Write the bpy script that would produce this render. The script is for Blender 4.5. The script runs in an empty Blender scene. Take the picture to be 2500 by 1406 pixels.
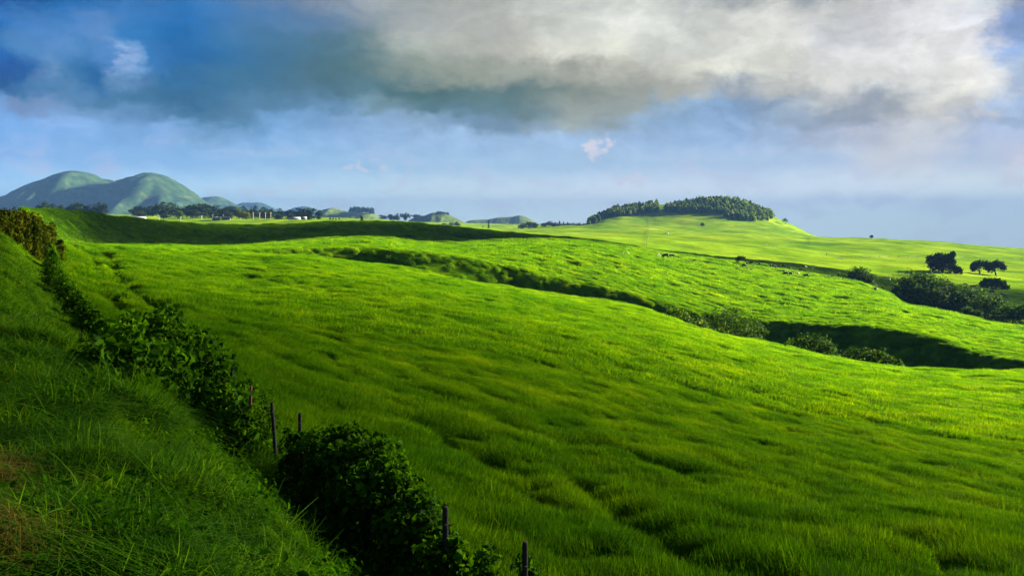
import bpy, math, random
import numpy as np
from math import radians as R
from mathutils import Vector
random.seed(7); rng = np.random.default_rng(7)
S = bpy.context.scene
C = S.collection

# ---------------------------------------------------------------- camera
F = 2080.0; CX = 1250.0; HY = 545.0         # focal length in photo pixels, horizon row
cam_d = bpy.data.cameras.new('camera'); cam = bpy.data.objects.new('camera', cam_d); C.objects.link(cam)
cam_d.sensor_width = 36.0; cam_d.lens = 36.0 * F / 2500.0
cam_d.shift_y = (HY - 703.0) / 2500.0
cam.location = (0, 0, 0); cam.rotation_euler = (R(90), 0, 0)
cam_d.clip_start = 0.1; cam_d.clip_end = 60000
S.camera = cam
S.view_settings.view_transform = 'Standard'; S.view_settings.look = 'None'
S.view_settings.gamma = 1.0; S.view_settings.use_curve_mapping = False
S.view_settings.exposure = 3.75
S.cycles.max_bounces = 6; S.cycles.diffuse_bounces = 2; S.cycles.glossy_bounces = 1
S.cycles.transmission_bounces = 3; S.cycles.transparent_max_bounces = 16; S.cycles.volume_bounces = 0
S.cycles.use_denoising = True
S.cycles.caustics_reflective = False; S.cycles.caustics_refractive = False

# ---------------------------------------------------------------- light
SUN_AZ = 57.0       # degrees right of the view direction
SUN_EL = 14.5
sd = Vector((math.sin(R(SUN_AZ))*math.cos(R(SUN_EL)), math.cos(R(SUN_AZ))*math.cos(R(SUN_EL)), math.sin(R(SUN_EL))))
ld = bpy.data.lights.new('sun', 'SUN'); ld.energy = 5.0; ld.angle = R(0.53); ld.color = (1.0, 0.92, 0.70)
lo = bpy.data.objects.new('sun', ld); C.objects.link(lo)
lo.rotation_euler = sd.to_track_quat('Z', 'Y').to_euler(); lo.location = sd * 500

# ---------------------------------------------------------------- node helper
class NT:
    def __init__(s, tree): s.t = tree; tree.nodes.clear()
    def n(s, kind, ins=None, **kw):
        nd = s.t.nodes.new(kind)
        for k, v in kw.items(): setattr(nd, k, v)
        for k, v in (ins or {}).items():
            sock = nd.inputs[k]
            if isinstance(v, bpy.types.NodeSocket): s.t.links.new(v, sock)
            elif isinstance(v, bpy.types.Node): s.t.links.new(v.outputs[0], sock)
            else: sock.default_value = v
        return nd
    def m(s, op, a, b=0.0, c=0.0, clamp=False): return s.n('ShaderNodeMath', {0: a, 1: b, 2: c}, operation=op, use_clamp=clamp).outputs[0]
    def mix(s, f, a, b, blend='MIX'):
        nd = s.n('ShaderNodeMix', data_type='RGBA', blend_type=blend)
        for k, v in ((0, f), (6, a), (7, b)):
            if isinstance(v, bpy.types.NodeSocket): s.t.links.new(v, nd.inputs[k])
            elif k and not hasattr(v, 'bl_idname'): nd.inputs[k].default_value = tuple(v) + ((1,) if len(v) == 3 else ())
            else: nd.inputs[k].default_value = v
        return nd.outputs[2]
    def ramp(s, f, pts, interp='LINEAR'):
        nd = s.n('ShaderNodeValToRGB', {0: f}); cr = nd.color_ramp; cr.interpolation = interp
        while len(cr.elements) < len(pts): cr.elements.new(0.5)
        for e, (p, c) in zip(cr.elements, pts): e.position = p; e.color = (c[0], c[1], c[2], 1) if hasattr(c, '__len__') else (c, c, c, 1)
        return nd.outputs[0]
    def sstep(s, v, a, b): return s.n('ShaderNodeMapRange', {0: v, 1: a, 2: b, 3: 0.0, 4: 1.0}, interpolation_type='SMOOTHSTEP').outputs[0]
def lin(r, g, b):
    f = lambda c: (c/255/12.92) if c/255 <= 0.04045 else ((c/255+0.055)/1.055)**2.4
    return (f(r), f(g), f(b))

# ---------------------------------------------------------------- sky
EXPO = 2.0 ** S.view_settings.exposure
world = bpy.data.worlds.new('World'); S.world = world; world.use_nodes = True
W = NT(world.node_tree)
gen = W.n('ShaderNodeTexCoord').outputs['Generated']
sep = W.n('ShaderNodeSeparateXYZ', {0: gen})
dx, dy, dz = sep.outputs
el = W.m('ARCSINE', dz); az = W.m('ARCTAN2', dx, dy)
def pe(px, py):   # photo pixel -> azimuth, elevation (a fixed direction in the world)
    x = (px-CX)/F; z = (HY-py)/F
    return math.atan2(x, 1), math.atan2(z, math.hypot(x, 1))
sky = W.n('ShaderNodeTexSky', sky_type='NISHITA', sun_disc=False, sun_elevation=R(SUN_EL), sun_rotation=R(SUN_AZ), altitude=900.0, air_density=1.0, dust_density=0.6, ozone_density=2.5)
sky_s = W.n('ShaderNodeVectorMath', {0: sky.outputs[0], 'Scale': 0.016}, operation='SCALE').outputs[0]
ae = W.n('ShaderNodeCombineXYZ', {0: az, 1: el, 2: 0.0}).outputs[0]
# slow warp so that the cloud edges wander
nw = W.n('ShaderNodeTexNoise', {'Vector': W.n('ShaderNodeMapping', {0: ae, 'Scale': (5.5, 13.0, 1)}).outputs[0], 'Scale': 1.0, 'Detail': 6.0, 'Roughness': 0.56}, noise_dimensions='2D')
wv = W.n('ShaderNodeVectorMath', {0: W.n('ShaderNodeVectorMath', {0: nw.outputs['Color'], 1: (0.5, 0.5, 0.5)}, operation='SUBTRACT').outputs[0], 1: (0.13, 0.055, 0)}, operation='MULTIPLY').outputs[0]
aw = W.n('ShaderNodeVectorMath', {0: ae, 1: wv}, operation='ADD').outputs[0]
def blob(px, py, rx, ry, rot=0.0, src=None):
    a, e = pe(px, py)
    mp = W.n('ShaderNodeMapping', {0: src or aw, 'Location': (a, e, 0), 'Rotation': (0, 0, R(rot)), 'Scale': (rx/F, ry/F, 1)}, vector_type='TEXTURE')
    ln = W.n('ShaderNodeVectorMath', {0: mp.outputs[0]}, operation='LENGTH').outputs['Value']
    return W.n('ShaderNodeMapRange', {0: ln, 1: 0.0, 2: 1.0, 3: 1.0, 4: 0.0}, interpolation_type='SMOOTHERSTEP').outputs[0]
aw2 = W.n('ShaderNodeVectorMath', {0: ae, 1: W.n('ShaderNodeVectorMath', {0: wv, 'Scale': 0.45}, operation='SCALE').outputs[0]}, operation='ADD').outputs[0]
def vsum(items):
    acc = None
    for w, b in items:
        t = W.m('MULTIPLY', b, w); acc = t if acc is None else W.m('ADD', acc, t)
    return acc
SKYNODES = True
# the sky seen ahead: colour by height above the horizon and by compass direction, edges wandering with the noise
HZ_TOP, HZ_D = 262.0, 0.00012; HZ_COL = lin(58,122,190)
SKYROWS = [
(0, "0:0,78,135 90:0,92,155 170:5,105,172 300:48,116,185 425:72,120,178 600:95,130,175 800:128,145,170 950:158,168,175 1100:165,172,172 1250:177,181,180 1400:196,200,199 1550:210,214,211 1700:182,187,192 1780:160,169,180 1900:184,189,194 2000:150,165,180 2050:125,145,165 2150:165,175,190 2300:168,177,194 2400:120,140,165 2500:125,140,160"),
(60, "0:0,85,160 150:12,108,183 300:58,124,194 450:38,117,189 600:70,125,180 800:95,130,165 900:130,150,165 1000:165,172,175 1250:186,189,186 1400:215,220,215 1550:223,227,223 1700:208,212,210 1900:216,219,216 2050:205,208,212 2200:216,219,226 2300:224,227,234 2400:190,200,215 2500:150,165,190"),
(120, "0:28,108,184 60:62,126,194 150:70,130,195 270:84,135,195 320:50,122,188 450:22,108,178 600:58,119,170 750:74,119,150 850:84,121,140 930:125,148,155 1000:162,173,171 1250:189,191,186 1400:219,221,213 1500:226,229,219 1600:206,211,209 1800:211,214,211 1900:220,222,218 2000:200,205,212 2150:217,220,227 2250:230,232,238 2380:217,222,234 2430:150,175,220 2500:138,168,220"),
(175, "0:8,98,173 50:66,128,188 130:85,140,200 200:58,123,184 255:80,135,198 285:138,172,222 320:100,150,205 345:48,118,184 450:28,103,168 600:52,113,158 750:68,113,139 850:73,113,130 1000:132,151,151 1100:151,163,156 1250:148,157,154 1400:163,169,164 1550:186,189,183 1650:196,198,193 1800:225,228,220 1900:227,230,224 2000:208,211,215 2150:222,224,228 2300:233,234,238 2420:217,220,230 2480:152,181,226 2500:145,178,225"),
(225, "0:0,88,163 60:8,97,168 130:95,142,192 180:58,122,178 250:25,102,168 300:95,142,192 400:38,108,163 600:58,113,153 750:73,118,148 900:83,123,143 1000:78,118,130 1250:92,122,133 1400:127,143,144 1550:156,164,163 1700:177,182,182 1800:158,174,195 1900:207,210,209 2000:212,214,215 2100:205,208,212 2200:217,220,222 2350:232,233,233 2450:217,222,229 2500:170,190,220"),
(265, "0:12,92,158 100:60,120,175 200:80,130,180 300:58,118,163 450:46,106,152 600:73,123,163 800:95,140,180 950:110,145,165 1050:82,122,143 1250:98,133,149 1400:145,158,160 1550:150,165,170 1700:135,168,205 1800:128,164,205 1900:148,168,194 2000:190,197,205 2100:158,170,187 2150:143,158,178 2250:202,207,211 2350:228,229,227 2430:206,213,223 2500:178,197,225"),
(300, "0:103,154,214 60:108,140,190 200:105,150,200 300:92,142,193 450:62,117,163 550:68,122,163 650:103,153,203 800:120,165,215 900:135,175,220 1000:130,165,200 1150:113,148,184 1250:113,148,179 1400:150,165,170 1500:150,170,185 1600:145,180,220 1800:138,173,217 1900:138,163,193 2000:148,166,191 2100:143,158,181 2200:165,175,190 2300:217,219,219 2400:206,211,219 2450:168,191,225 2500:163,189,228"),
(340, "0:110,165,228 200:120,170,228 400:113,163,219 520:100,150,200 650:120,170,222 1000:145,182,225 1250:150,185,225 1500:155,188,228 1800:150,182,225 1950:153,177,212 2100:170,182,208 2200:192,199,214 2300:187,197,216 2400:163,184,222 2500:165,190,228"),
(400, "0:118,168,228 500:130,178,228 1000:150,188,226 1500:158,190,226 2000:162,188,224 2150:187,197,217 2250:184,195,218 2350:165,185,218 2500:175,188,215"),
(480, "0:130,175,225 500:145,185,225 1000:158,188,220 1500:168,190,222 2000:172,190,222 2500:168,184,215"),
(555, "0:140,182,222 500:165,190,225 1000:170,192,222 1500:175,192,222 2000:172,190,218 2500:170,186,214")]
A0, A1 = math.atan((-100-CX)/F), math.atan((2600-CX)/F)
w2 = W.n('ShaderNodeTexNoise', {'Vector': W.n('ShaderNodeMapping', {0: ae, 'Scale': (14, 26, 1)}).outputs[0], 'Scale': 1.0, 'Detail': 7.0, 'Roughness': 0.58, 'Distortion': 0.2}, noise_dimensions='2D')
wsep = W.n('ShaderNodeSeparateXYZ', {0: W.n('ShaderNodeVectorMath', {0: w2.outputs['Color'], 1: (0.5, 0.5, 0.5)}, operation='SUBTRACT').outputs[0]})
azw = W.m('ADD', az, W.m('MULTIPLY', wsep.outputs[0], 0.06)); elw = W.m('ADD', el, W.m('MULTIPLY', wsep.outputs[1], W.n('ShaderNodeMapRange', {0: el, 1: 0.0, 2: 0.12, 3: 0.006, 4: 0.034}).outputs[0]))
w3 = W.n('ShaderNodeTexNoise', {'Vector': W.n('ShaderNodeMapping', {0: ae, 'Scale': (38, 52, 1)}).outputs[0], 'Scale': 1.0, 'Detail': 6.0, 'Roughness': 0.6}, noise_dimensions='2D')
w3s = W.n('ShaderNodeSeparateXYZ', {0: W.n('ShaderNodeVectorMath', {0: w3.outputs['Color'], 1: (0.5, 0.5, 0.5)}, operation='SUBTRACT').outputs[0]})
azw = W.m('ADD', azw, W.m('MULTIPLY', w3s.outputs[0], 0.045)); elw = W.m('ADD', elw, W.m('MULTIPLY', w3s.outputs[1], W.n('ShaderNodeMapRange', {0: el, 1: 0.03, 2: 0.12, 3: 0.003, 4: 0.028}).outputs[0]))
uu = W.n('ShaderNodeMapRange', {0: azw, 1: A0, 2: A1, 3: 0.0, 4: 1.0}).outputs[0]
def haze_comp(c, py, px):
    e = max(math.sin(pe(px, py)[1]), 0.012); T = math.exp(-HZ_D*min(HZ_TOP/e, 9500)); T = max(T, 0.3)
    return tuple(min(max((a-(1-T)*h)/T, 0.0), a*2.5+.02)/EXPO for a, h in zip(c, HZ_COL))
acc = None; prev = None
for py, txt in reversed(SKYROWS):
    pts = []
    for q in txt.split():
        px, c = q.split(':'); px = float(px); c = tuple(float(k) for k in c.split(',')); pts.append(((math.atan((px-CX)/F)-A0)/(A1-A0), haze_comp(lin(*c), py, px)))
    rc = W.ramp(uu, pts, 'LINEAR'); e_ = pe(1250, py)[1]
    acc = rc if acc is None else W.mix(W.sstep(elw, prev, e_), acc, rc); prev = e_
fine = W.n('ShaderNodeTexNoise', {'Vector': W.n('ShaderNodeMapping', {0: ae, 'Scale': (9, 20, 1), 'Rotation': (0,0,0.3)}).outputs[0], 'Scale': 1.0, 'Detail': 8.0, 'Roughness': 0.55, 'Distortion': 0.3}, noise_dimensions='2D').outputs[0]
mod = W.m('ADD', 1.0, W.m('MULTIPLY', W.m('SUBTRACT', fine, 0.5), W.m('MULTIPLY', W.sstep(el, 0.05, 0.12), 0.36)))
fn2 = W.n('ShaderNodeTexNoise', {'Vector': W.n('ShaderNodeMapping', {0: ae, 'Scale': (26, 44, 1), 'Rotation': (0,0,-0.25)}).outputs[0], 'Scale': 1.0, 'Detail': 7.0, 'Roughness': 0.62, 'Distortion': 0.6}, noise_dimensions='2D').outputs[0]
mod = W.m('ADD', mod, W.m('MULTIPLY', W.m('SUBTRACT', fn2, 0.5), W.m('MULTIPLY', W.sstep(el, 0.04, 0.10), 0.30)))
vo = W.n('ShaderNodeTexVoronoi', {'Vector': W.n('ShaderNodeVectorMath', {0: W.n('ShaderNodeMapping', {0: ae, 'Scale': (13, 20, 1)}).outputs[0], 1: W.n('ShaderNodeVectorMath', {0: w2.outputs['Color'], 'Scale': 1.6}, operation='SCALE').outputs[0]}, operation='ADD').outputs[0], 'Scale': 1.0, 'Detail': 3.0, 'Roughness': 0.5, 'Smoothness': 0.6}, feature='SMOOTH_F1', voronoi_dimensions='2D').outputs['Distance']
mod = W.m('ADD', mod, W.m('MULTIPLY', W.m('SUBTRACT', 0.64, vo), W.m('MULTIPLY', W.sstep(el, 0.05, 0.12), W.n('ShaderNodeMapRange', {0: az, 1: -0.35, 2: 0.25, 3: 0.10, 4: 0.34}).outputs[0])))
acc = W.n('ShaderNodeVectorMath', {0: acc, 'Scale': mod}, operation='SCALE').outputs[0]
inview = W.m('MULTIPLY', W.sstep(dy, 0.3, 0.75), W.m('SUBTRACT', 1.0, W.sstep(el, 0.30, 0.55)))
tot = W.mix(inview, sky_s, acc)
# small cumulus near the horizon
aw3 = W.n('ShaderNodeVectorMath', {0: aw2, 1: W.n('ShaderNodeVectorMath', {0: W.n('ShaderNodeVectorMath', {0: w3.outputs['Color'], 1: (0.5, 0.5, 0.5)}, operation='SUBTRACT').outputs[0], 1: (0.07, 0.045, 0)}, operation='MULTIPLY').outputs[0]}, operation='ADD').outputs[0]
puffs = vsum([(1.0, blob(1445,355,60,42,0,aw3)), (0.8, blob(1540,425,70,26,-12,aw3)), (0.7, blob(895,417,45,22,0,aw3)), (0.7, blob(655,462,55,24,0,aw3)), (0.55, blob(735,465,60,24,0,aw3)),
              (0.4, blob(820,485,60,50,0,aw3)), (0.8, blob(2470,425,80,40,25,aw3)), (0.3, blob(2110,545,60,30,0,aw3)), (0.35, blob(985,515,70,30,0,aw3)), (0.35, blob(900,520,60,40,0,aw3)), (0.3, blob(1320,465,50,20,0,aw3))])
tot = W.mix(W.m('MULTIPLY', W.sstep(W.m('ADD', puffs, W.m('MULTIPLY', W.m('SUBTRACT', fine, 0.5), 0.5)), 0.05, 1.0), 0.9), tot, tuple(c/EXPO for c in lin(240,234,240)))
lowc = W.m('MULTIPLY', W.sstep(W.m('ADD', fn2, W.m('MULTIPLY', W.m('SUBTRACT', fine, 0.5), 0.8)), 0.48, 0.80), W.m('SUBTRACT', 1.0, W.sstep(el, 0.05, 0.12)))
tot = W.mix(W.m('MULTIPLY', lowc, 0.40), tot, tuple(c/EXPO for c in lin(222,214,234)))
W.n('ShaderNodeOutputWorld', {0: W.n('ShaderNodeBackground', {0: tot, 1: 1.0})})

# ---------------------------------------------------------------- numeric helpers
def pchip_slopes(x, y):     # x, y: (K, N)
    h = np.diff(x, axis=0); d = np.diff(y, axis=0) / h
    m = np.zeros_like(y); w1 = 2*h[1:]+h[:-1]; w2 = h[1:]+2*h[:-1]
    same = (d[:-1]*d[1:]) > 0
    with np.errstate(all='ignore'):
        hm = (w1+w2) / (w1/d[:-1] + w2/d[1:])
    m[1:-1] = np.where(same, hm, 0.0); m[0] = d[0]; m[-1] = d[-1]
    return m
def pchip1(xk, yk, xq):
    xk = np.asarray(xk, float)[:, None]; yk = np.asarray(yk, float)[:, None]
    return hermite(xk, yk, pchip_slopes(xk, yk), xq)
def hermite(x, y, m, q):    # x,y,m: (K,1) or (K,N); q: (N,)
    q = np.clip(q, x[0], x[-1]); K = x.shape[0]
    i = np.clip((x[1:-1] <= q[None, :]).sum(0) if K > 2 else np.zeros(len(q), int), 0, K-2)
    c = np.arange(len(q)) if x.shape[1] > 1 else np.zeros(len(q), int)
    x0, x1, y0, y1, m0, m1 = x[i, c], x[i+1, c], y[i, c], y[i+1, c], m[i, c], m[i+1, c]
    h = x1-x0; t = (q-x0)/h
    return (2*t**3-3*t**2+1)*y0 + (t**3-2*t**2+t)*h*m0 + (-2*t**3+3*t**2)*y1 + (t**3-t**2)*h*m1
def _hash(i, j, s):
    n = (i.astype(np.int64)*374761393 + j.astype(np.int64)*668265263 + s*982451653) & 0xffffffff
    n = ((n ^ (n >> 13)) * 1274126177) & 0xffffffff
    n = ((n ^ (n >> 16)) * 2246822519) & 0xffffffff
    return (n & 0xffff) / 65535.0 * 2 * np.pi
def perlin(x, y, s=0):
    xi = np.floor(x); yi = np.floor(y); fx = x-xi; fy = y-yi
    u = fx**3*(fx*(fx*6-15)+10); v = fy**3*(fy*(fy*6-15)+10)
    def g(a, b):
        th = _hash(xi+a, yi+b, s); return np.cos(th)*(fx-a) + np.sin(th)*(fy-b)
    return ((g(0,0)*(1-u)+g(1,0)*u)*(1-v) + (g(0,1)*(1-u)+g(1,1)*u)*v) * 1.5
def fbm(x, y, s=0, o=3, r=0.5):
    a = 1; t = 0
    for k in range(o): t = t + a*perlin(x*2**k+17.3*k, y*2**k-9.1*k, s+k); a *= r
    return t
def sst(x, a, b):
    t = np.clip((x-a)/(b-a), 0, 1); return t*t*(3-2*t)

# ---------------------------------------------------------------- terrain: valleys and crests as lines (photo column, depth m, height given as row 'p' or metres 'z')
def yp(Y, p): return (HY-p)/F*Y
LN = []
def line(pts, kind='p'):
    a = np.array(pts, float); z = yp(a[:,1], a[:,2]) if kind == 'p' else a[:,2]
    LN.append((a[:,0], a[:,1], z))
line([(-2000,6,-4.6),(800,6,-4.6),(1250,6,-4.9),(2500,6,-5.4),(5000,6,-6)], 'z')
line([(-2000,13,-4.0),(300,13,-4.1),(900,13,-4.7),(1250,13.3,-5.5),(1900,14,-5.7),(2500,15,-6.2),(5000,16,-7.5)], 'z')
line([(-2000,25,-3.8),(250,25,-4.2),(500,25,-4.6),(900,25,-5.8),(1250,26,-6.8),(1900,27,-8.2),(2500,28,-9.5),(5000,30,-12)], 'z')
line([(-2000,48,-3.4),(150,46,-3.9),(400,48,-4.8),(700,50,-6.0),(1000,50,-7.0),(1250,52,-8.0),(1700,54,-10.6),(2100,54,-12.4),(2500,54,-13.6),(5000,55,-17)], 'z')
line([(-2000,90,560),(0,80,600),(130,82,640),(300,88,668),(600,95,700),(900,95,715),(1250,95,765),(1600,98,820),(1900,92,900),(2200,88,950),(2500,84,985),(5000,80,1100)])
line([(-2000,95,520),(0,95,585),(130,100,612),(250,112,618),(400,130,620),(600,150,622),(720,153,623),(840,155,636),(900,156,645),(1000,156,660),(1100,156,680),(1250,156,703),(1400,158,728),(1560,160,749),(1616,160,772),(1683,158,801),(1759,156,822),(1892,151,846),(1968,148,862),(2082,142,880),(2196,136,896),(2310,130,905),(2500,120,913),(5000,100,1000)])
RIM = [(-2000,130,500),(0,130,580),(130,135,598),(250,145,606),(400,160,610),(600,185,611),(800,198,606),(900,200,607),(1000,200,613),(1100,202,624),(1250,205,650),(1400,205,686),(1500,203,706),(1700,202,756),(1800,202,775),(1900,199,785),(2100,193,794),(2200,189,806),(2300,182,828),(2380,174,858),(2500,165,880),(5000,145,960)]
_d = [np.interp(p, [-2000, 150, 250, 400, 600, 800, 1000, 1400, 1800, 2300, 2500, 5000], [.15, .2, .4, .7, 1.3, 2.3, 3.2, 4.8, 6.2, 6.2, 4.5, 3]) for p, a, b in RIM]
_sl = [np.interp(p, [500, 1000, 1400, 1700], [.42, .58, .75, .85]) for p, a, b in RIM]
line([(p, Yt-min(1.7*d/sl, 17)-3.0, yp(Yt, q)-2.3*d-1.0) for (p, Yt, q), d, sl in zip(RIM, _d, _sl)], 'z')      # gully bottom
line([(p, Yt-min(d/sl, 9.5), yp(Yt, q)-d) for (p, Yt, q), d, sl in zip(RIM, _d, _sl)], 'z')                        # steep face below the rim
line(RIM)
line([(-2000,170,480),(0,170,575),(130,185,590),(250,215,600),(400,240,604),(600,262,602),(720,272,590),(800,276,583),(900,280,581),(1010,290,590),(1120,315,593),(1230,330,587),(1340,342,585),(1406,350,587),(1544,362,604),(1688,370,626),(1784,374,638),(1880,374,652),(2000,370,671),(2082,358,686),(2170,345,714),(2214,335,742),(2280,325,755),(2347,315,769),(2427,305,785),(2500,292,797),(5000,240,860)])
line([(-2000,200,3.5),(0,190,-2),(250,245,-7.0),(600,290,-8.2),(900,310,-6.6),(1120,342,-9.5),(1250,362,-9.0),(1400,380,-9.2),(1600,392,-14.0),(1800,400,-21),(2000,398,-26.5),(2200,372,-37),(2350,350,-40),(2500,330,-42),(5000,280,-48)], 'z')
line([(-2000,230,470),(0,235,503),(80,250,512),(160,270,516),(280,320,530),(500,390,549),(600,405,552),(700,412,548),(800,418,544),(900,422,543),(1000,425,545),(1100,430,554),(1200,434,566),(1300,438,574),(1400,440,583),(1544,446,602),(1616,450,613),(1712,455,625),(1832,462,637),(1928,470,645),(2050,480,662),(2200,482,690),(2350,478,704),(2500,470,716),(5000,440,800)])
line([(-2000,420,-6),(0,430,-8),(250,470,-8),(500,520,-6),(900,560,-6),(1250,560,-11),(1500,560,-16),(1700,570,-23),(1850,580,-27),(2000,600,-30),(2200,600,-36.5),(2500,570,-42.5),(5000,560,-56)], 'z')
line([(-2000,800,548),(0,850,543),(250,850,541),(400,820,545),(500,800,548),(700,800,546),(900,850,544),(1100,850,552),(1250,850,568),(1400,880,575),(1600,900,578),(1800,900,590),(2000,900,608),(2200,860,622),(2350,830,640),(2500,800,660),(5000,780,760)])
line([(-2000,1400,536),(0,1450,530),(300,1400,530),(500,1400,532),(900,1400,538),(1000,1400,545),(1250,1400,562),(1400,1430,556),(1500,1440,552),(1700,1440,556),(1850,1420,565),(1996,1400,578),(2126,1380,582),(2236,1360,586),(2347,1330,596),(2500,1300,610),(5000,1200,690)])
line([(-2000,1640,532),(0,1650,527),(300,1600,527),(500,1600,530),(900,1600,537),(1200,1600,559),(1400,1640,552),(1440,1650,546),(1480,1650,534),(1520,1650,527),(1600,1650,526),(1700,1650,524),(1760,1650,523),(1800,1650,529),(1900,1650,549),(1960,1650,566),(2010,1620,584),(2126,1600,592),(2500,1560,625),(5000,1500,720)])
line([(-2000,1900,526),(0,1900,524),(500,1850,528),(900,1850,536),(1200,1850,556),(1400,1830,552),(1440,1820,544),(1460,1820,531),(1500,1820,512),(1550,1820,505),(1600,1820,499),(1660,1820,498),(1700,1820,493),(1760,1820,488),(1800,1820,492),(1850,1820,510),(1890,1820,528),(1930,1820,548),(1996,1820,579),(2100,1850,594),(2500,1850,640),(5000,1900,740)])
line([(-2000,2500,-8),(0,2500,14),(900,2500,6),(1300,2500,-8),(1500,2450,-12),(1800,2450,-34),(2000,2450,-70),(2500,2500,-120),(5000,2600,-130)], 'z')
line([(-2000,9000,20),(500,9000,20),(1400,9000,-10),(1900,9000,-300),(2500,9000,-450),(5000,9000,-500)], 'z')
def cols(u):
    px = np.clip(u*F+CX, -2000, 5000)
    Yk = np.stack([pchip1(a, np.log(b), px) for a, b, c in LN]); Zk = np.stack([pchip1(a, c, px) for a, b, c in LN])
    return Yk, Zk, pchip_slopes(Yk, Zk)
def field(X, Y):
    X, Y = np.broadcast_arrays(np.asarray(X, float), np.asarray(Y, float)); sh = X.shape; X = X.ravel(); Y = np.maximum(Y.ravel(), 6.0)
    out = np.empty(len(X))
    for i in range(0, len(X), 100000):
        x = X[i:i+100000]; y = Y[i:i+100000]; k, z, m = cols(x/y); out[i:i+100000] = hermite(k, z, m, np.log(y))
    return out.reshape(sh)
# fence line: starts 11 m ahead and runs off to the left
FP = np.array([(3.2,4.0),(1.2,7.6),(-0.95,11.0),(-4.6,16.4),(-8.4,20.6),(-13.6,28.6),(-20.2,40.0),(-35.5,66.0),(-47.0,87.0),(-60.0,108.0),(-120.0,210.0),(-260,450)])
FS = np.concatenate([[0], np.cumsum(np.hypot(*np.diff(FP, axis=0).T))])
def fence_sd(X, Y):     # signed distance (left of the fence +) and arc length
    X = np.asarray(X, float); Y = np.asarray(Y, float); best = np.full(X.shape, 1e9); dd = np.zeros(X.shape); ss = np.zeros(X.shape)
    for k in range(len(FP)-1):
        a = FP[k]; b = FP[k+1]; v = b-a; L = np.hypot(*v); v = v/L
        t = (X-a[0])*v[0]+(Y-a[1])*v[1]
        tc = np.clip(t, -60 if k == 0 else 0, L); ex = X-a[0]-tc*v[0]; ey = Y-a[1]-tc*v[1]
        d = np.hypot(ex, ey); sg = np.sign(v[0]*(Y-a[1]) - v[1]*(X-a[0]))
        w = d < best; best = np.where(w, d, best); dd = np.where(w, d*sg, dd); ss = np.where(w, FS[k]+tc, ss)
    return dd, ss
_fx = np.interp(np.arange(0, 500, 0.5), FS, FP[:,0]); _fy = np.interp(np.arange(0, 500, 0.5), FS, FP[:,1])
_fz = field(_fx, _fy)
_k = np.ones(9)/9; _fz[4:-4] = np.convolve(_fz, _k, 'valid')
BT_S = [-60, 0, 8, 14, 20, 30, 42, 60, 75, 100, 125, 160, 500]
BT_Z = [-1.65,-1.65,-1.68,-1.70,-1.72,-1.75,-1.65,-1.3,-0.55,0.15,0.6,1.2,4]
def base(X, Y):
    z = field(X, Y); d, s = fence_sd(X, Y)
    zf = np.interp(s, np.arange(0, 500, 0.5), _fz); zt = np.interp(s, BT_S, BT_Z)
    g = np.interp(d, [0, .7, 1.5, 2.2, 3.0, 4.2, 5.4], [0, -.02, .14, .42, .72, .94, 1.0])
    zb = zf + (zt-zf)*g
    w = sst(d, -0.6, 0.0)
    return z*(1-w) + zb*w, d, s
# wheel ruts in the near pasture, as photo polylines resolved on the ground below
def lumps(X, Y, d):
    a = R(-17); xr = X*math.cos(a)+Y*math.sin(a); yr = -X*math.sin(a)+Y*math.cos(a)
    b = R(-50); xs = X*math.cos(b)+Y*math.sin(b); ys = -X*math.sin(b)+Y*math.cos(b)
    fld = sst(-d, 0.2, 2.5); nr = 1-sst(Y, 70, 170)
    n1 = nr*fbm(xs/6.5, ys/1.9, 3, 2) + (1-nr)*fbm(xr/6.5, yr/2.8, 3, 2); n2 = nr*fbm(xs/2.3, ys/.8, 9, 2) + (1-nr)*fbm(xr/2.8, yr/1.1, 9, 2); n3 = fbm(xr/26, yr/14, 21, 2)
    z = fld*np.interp(Y, [0, 12, 40, 90, 170, 400, 700, 2000], [.5, .65, 1.0, 1.5, 2.5, 3.1, .6, 0])*(0.15*n1 - 0.12*np.abs(n2) + 0.18*n3*sst(Y, 30, 100))
    z += 0.17*sst(Y, 165, 230)*sst(-Y, -460, -380)*(-np.abs(fbm(xr/5.0, yr/1.9, 33, 2)))
    z *= 1-0.92*sst(Y, 150, 165)*sst(-Y, -226, -208)
    far = sst(Y, 480, 800)
    z += far*(2.6*fbm(X/150, Y/120, 41, 3) + 0.5*fbm(X/30, Y/40, 45, 2))*sst(-Y, -4000, -2500)
    bk = sst(d, 0.3, 1.5)
    z += bk*(0.26*fbm(X/1.2, Y/1.2, 51, 3) + 0.16*fbm(X/4, Y/4, 55, 1))
    return z
# frustum-shaped grid: fine where the picture sees it, coarse outside
pxs = np.concatenate([np.linspace(-2000, -200, 46)[:-1], np.linspace(-200, -10, 40)[:-1], np.linspace(-10, 2510, 1100)[:-1], np.linspace(2510, 2800, 50)[:-1], np.linspace(2800, 5000, 46)])
GU = (pxs-CX)/F
GY = np.concatenate([np.geomspace(1.3, 60, 330)[:-1], np.linspace(60, 470, 720)[:-1], np.geomspace(470, 2600, 330)[:-1], np.geomspace(2600, 9000, 20)])
XX = GY[:, None]*GU[None, :]; YY = np.repeat(GY[:, None], len(GU), 1)
GZ, GD, GS = base(XX, YY)
GZ = GZ + lumps(XX, YY, GD)
def gidx(X, Y):
    u = X/Y; i = np.interp(Y, GY, np.arange(len(GY))); j = np.interp(u, GU, np.arange(len(GU)))
    i0 = np.clip(i.astype(int), 0, len(GY)-2); j0 = np.clip(j.astype(int), 0, len(GU)-2); return i0, j0, i-i0, j-j0
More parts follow.
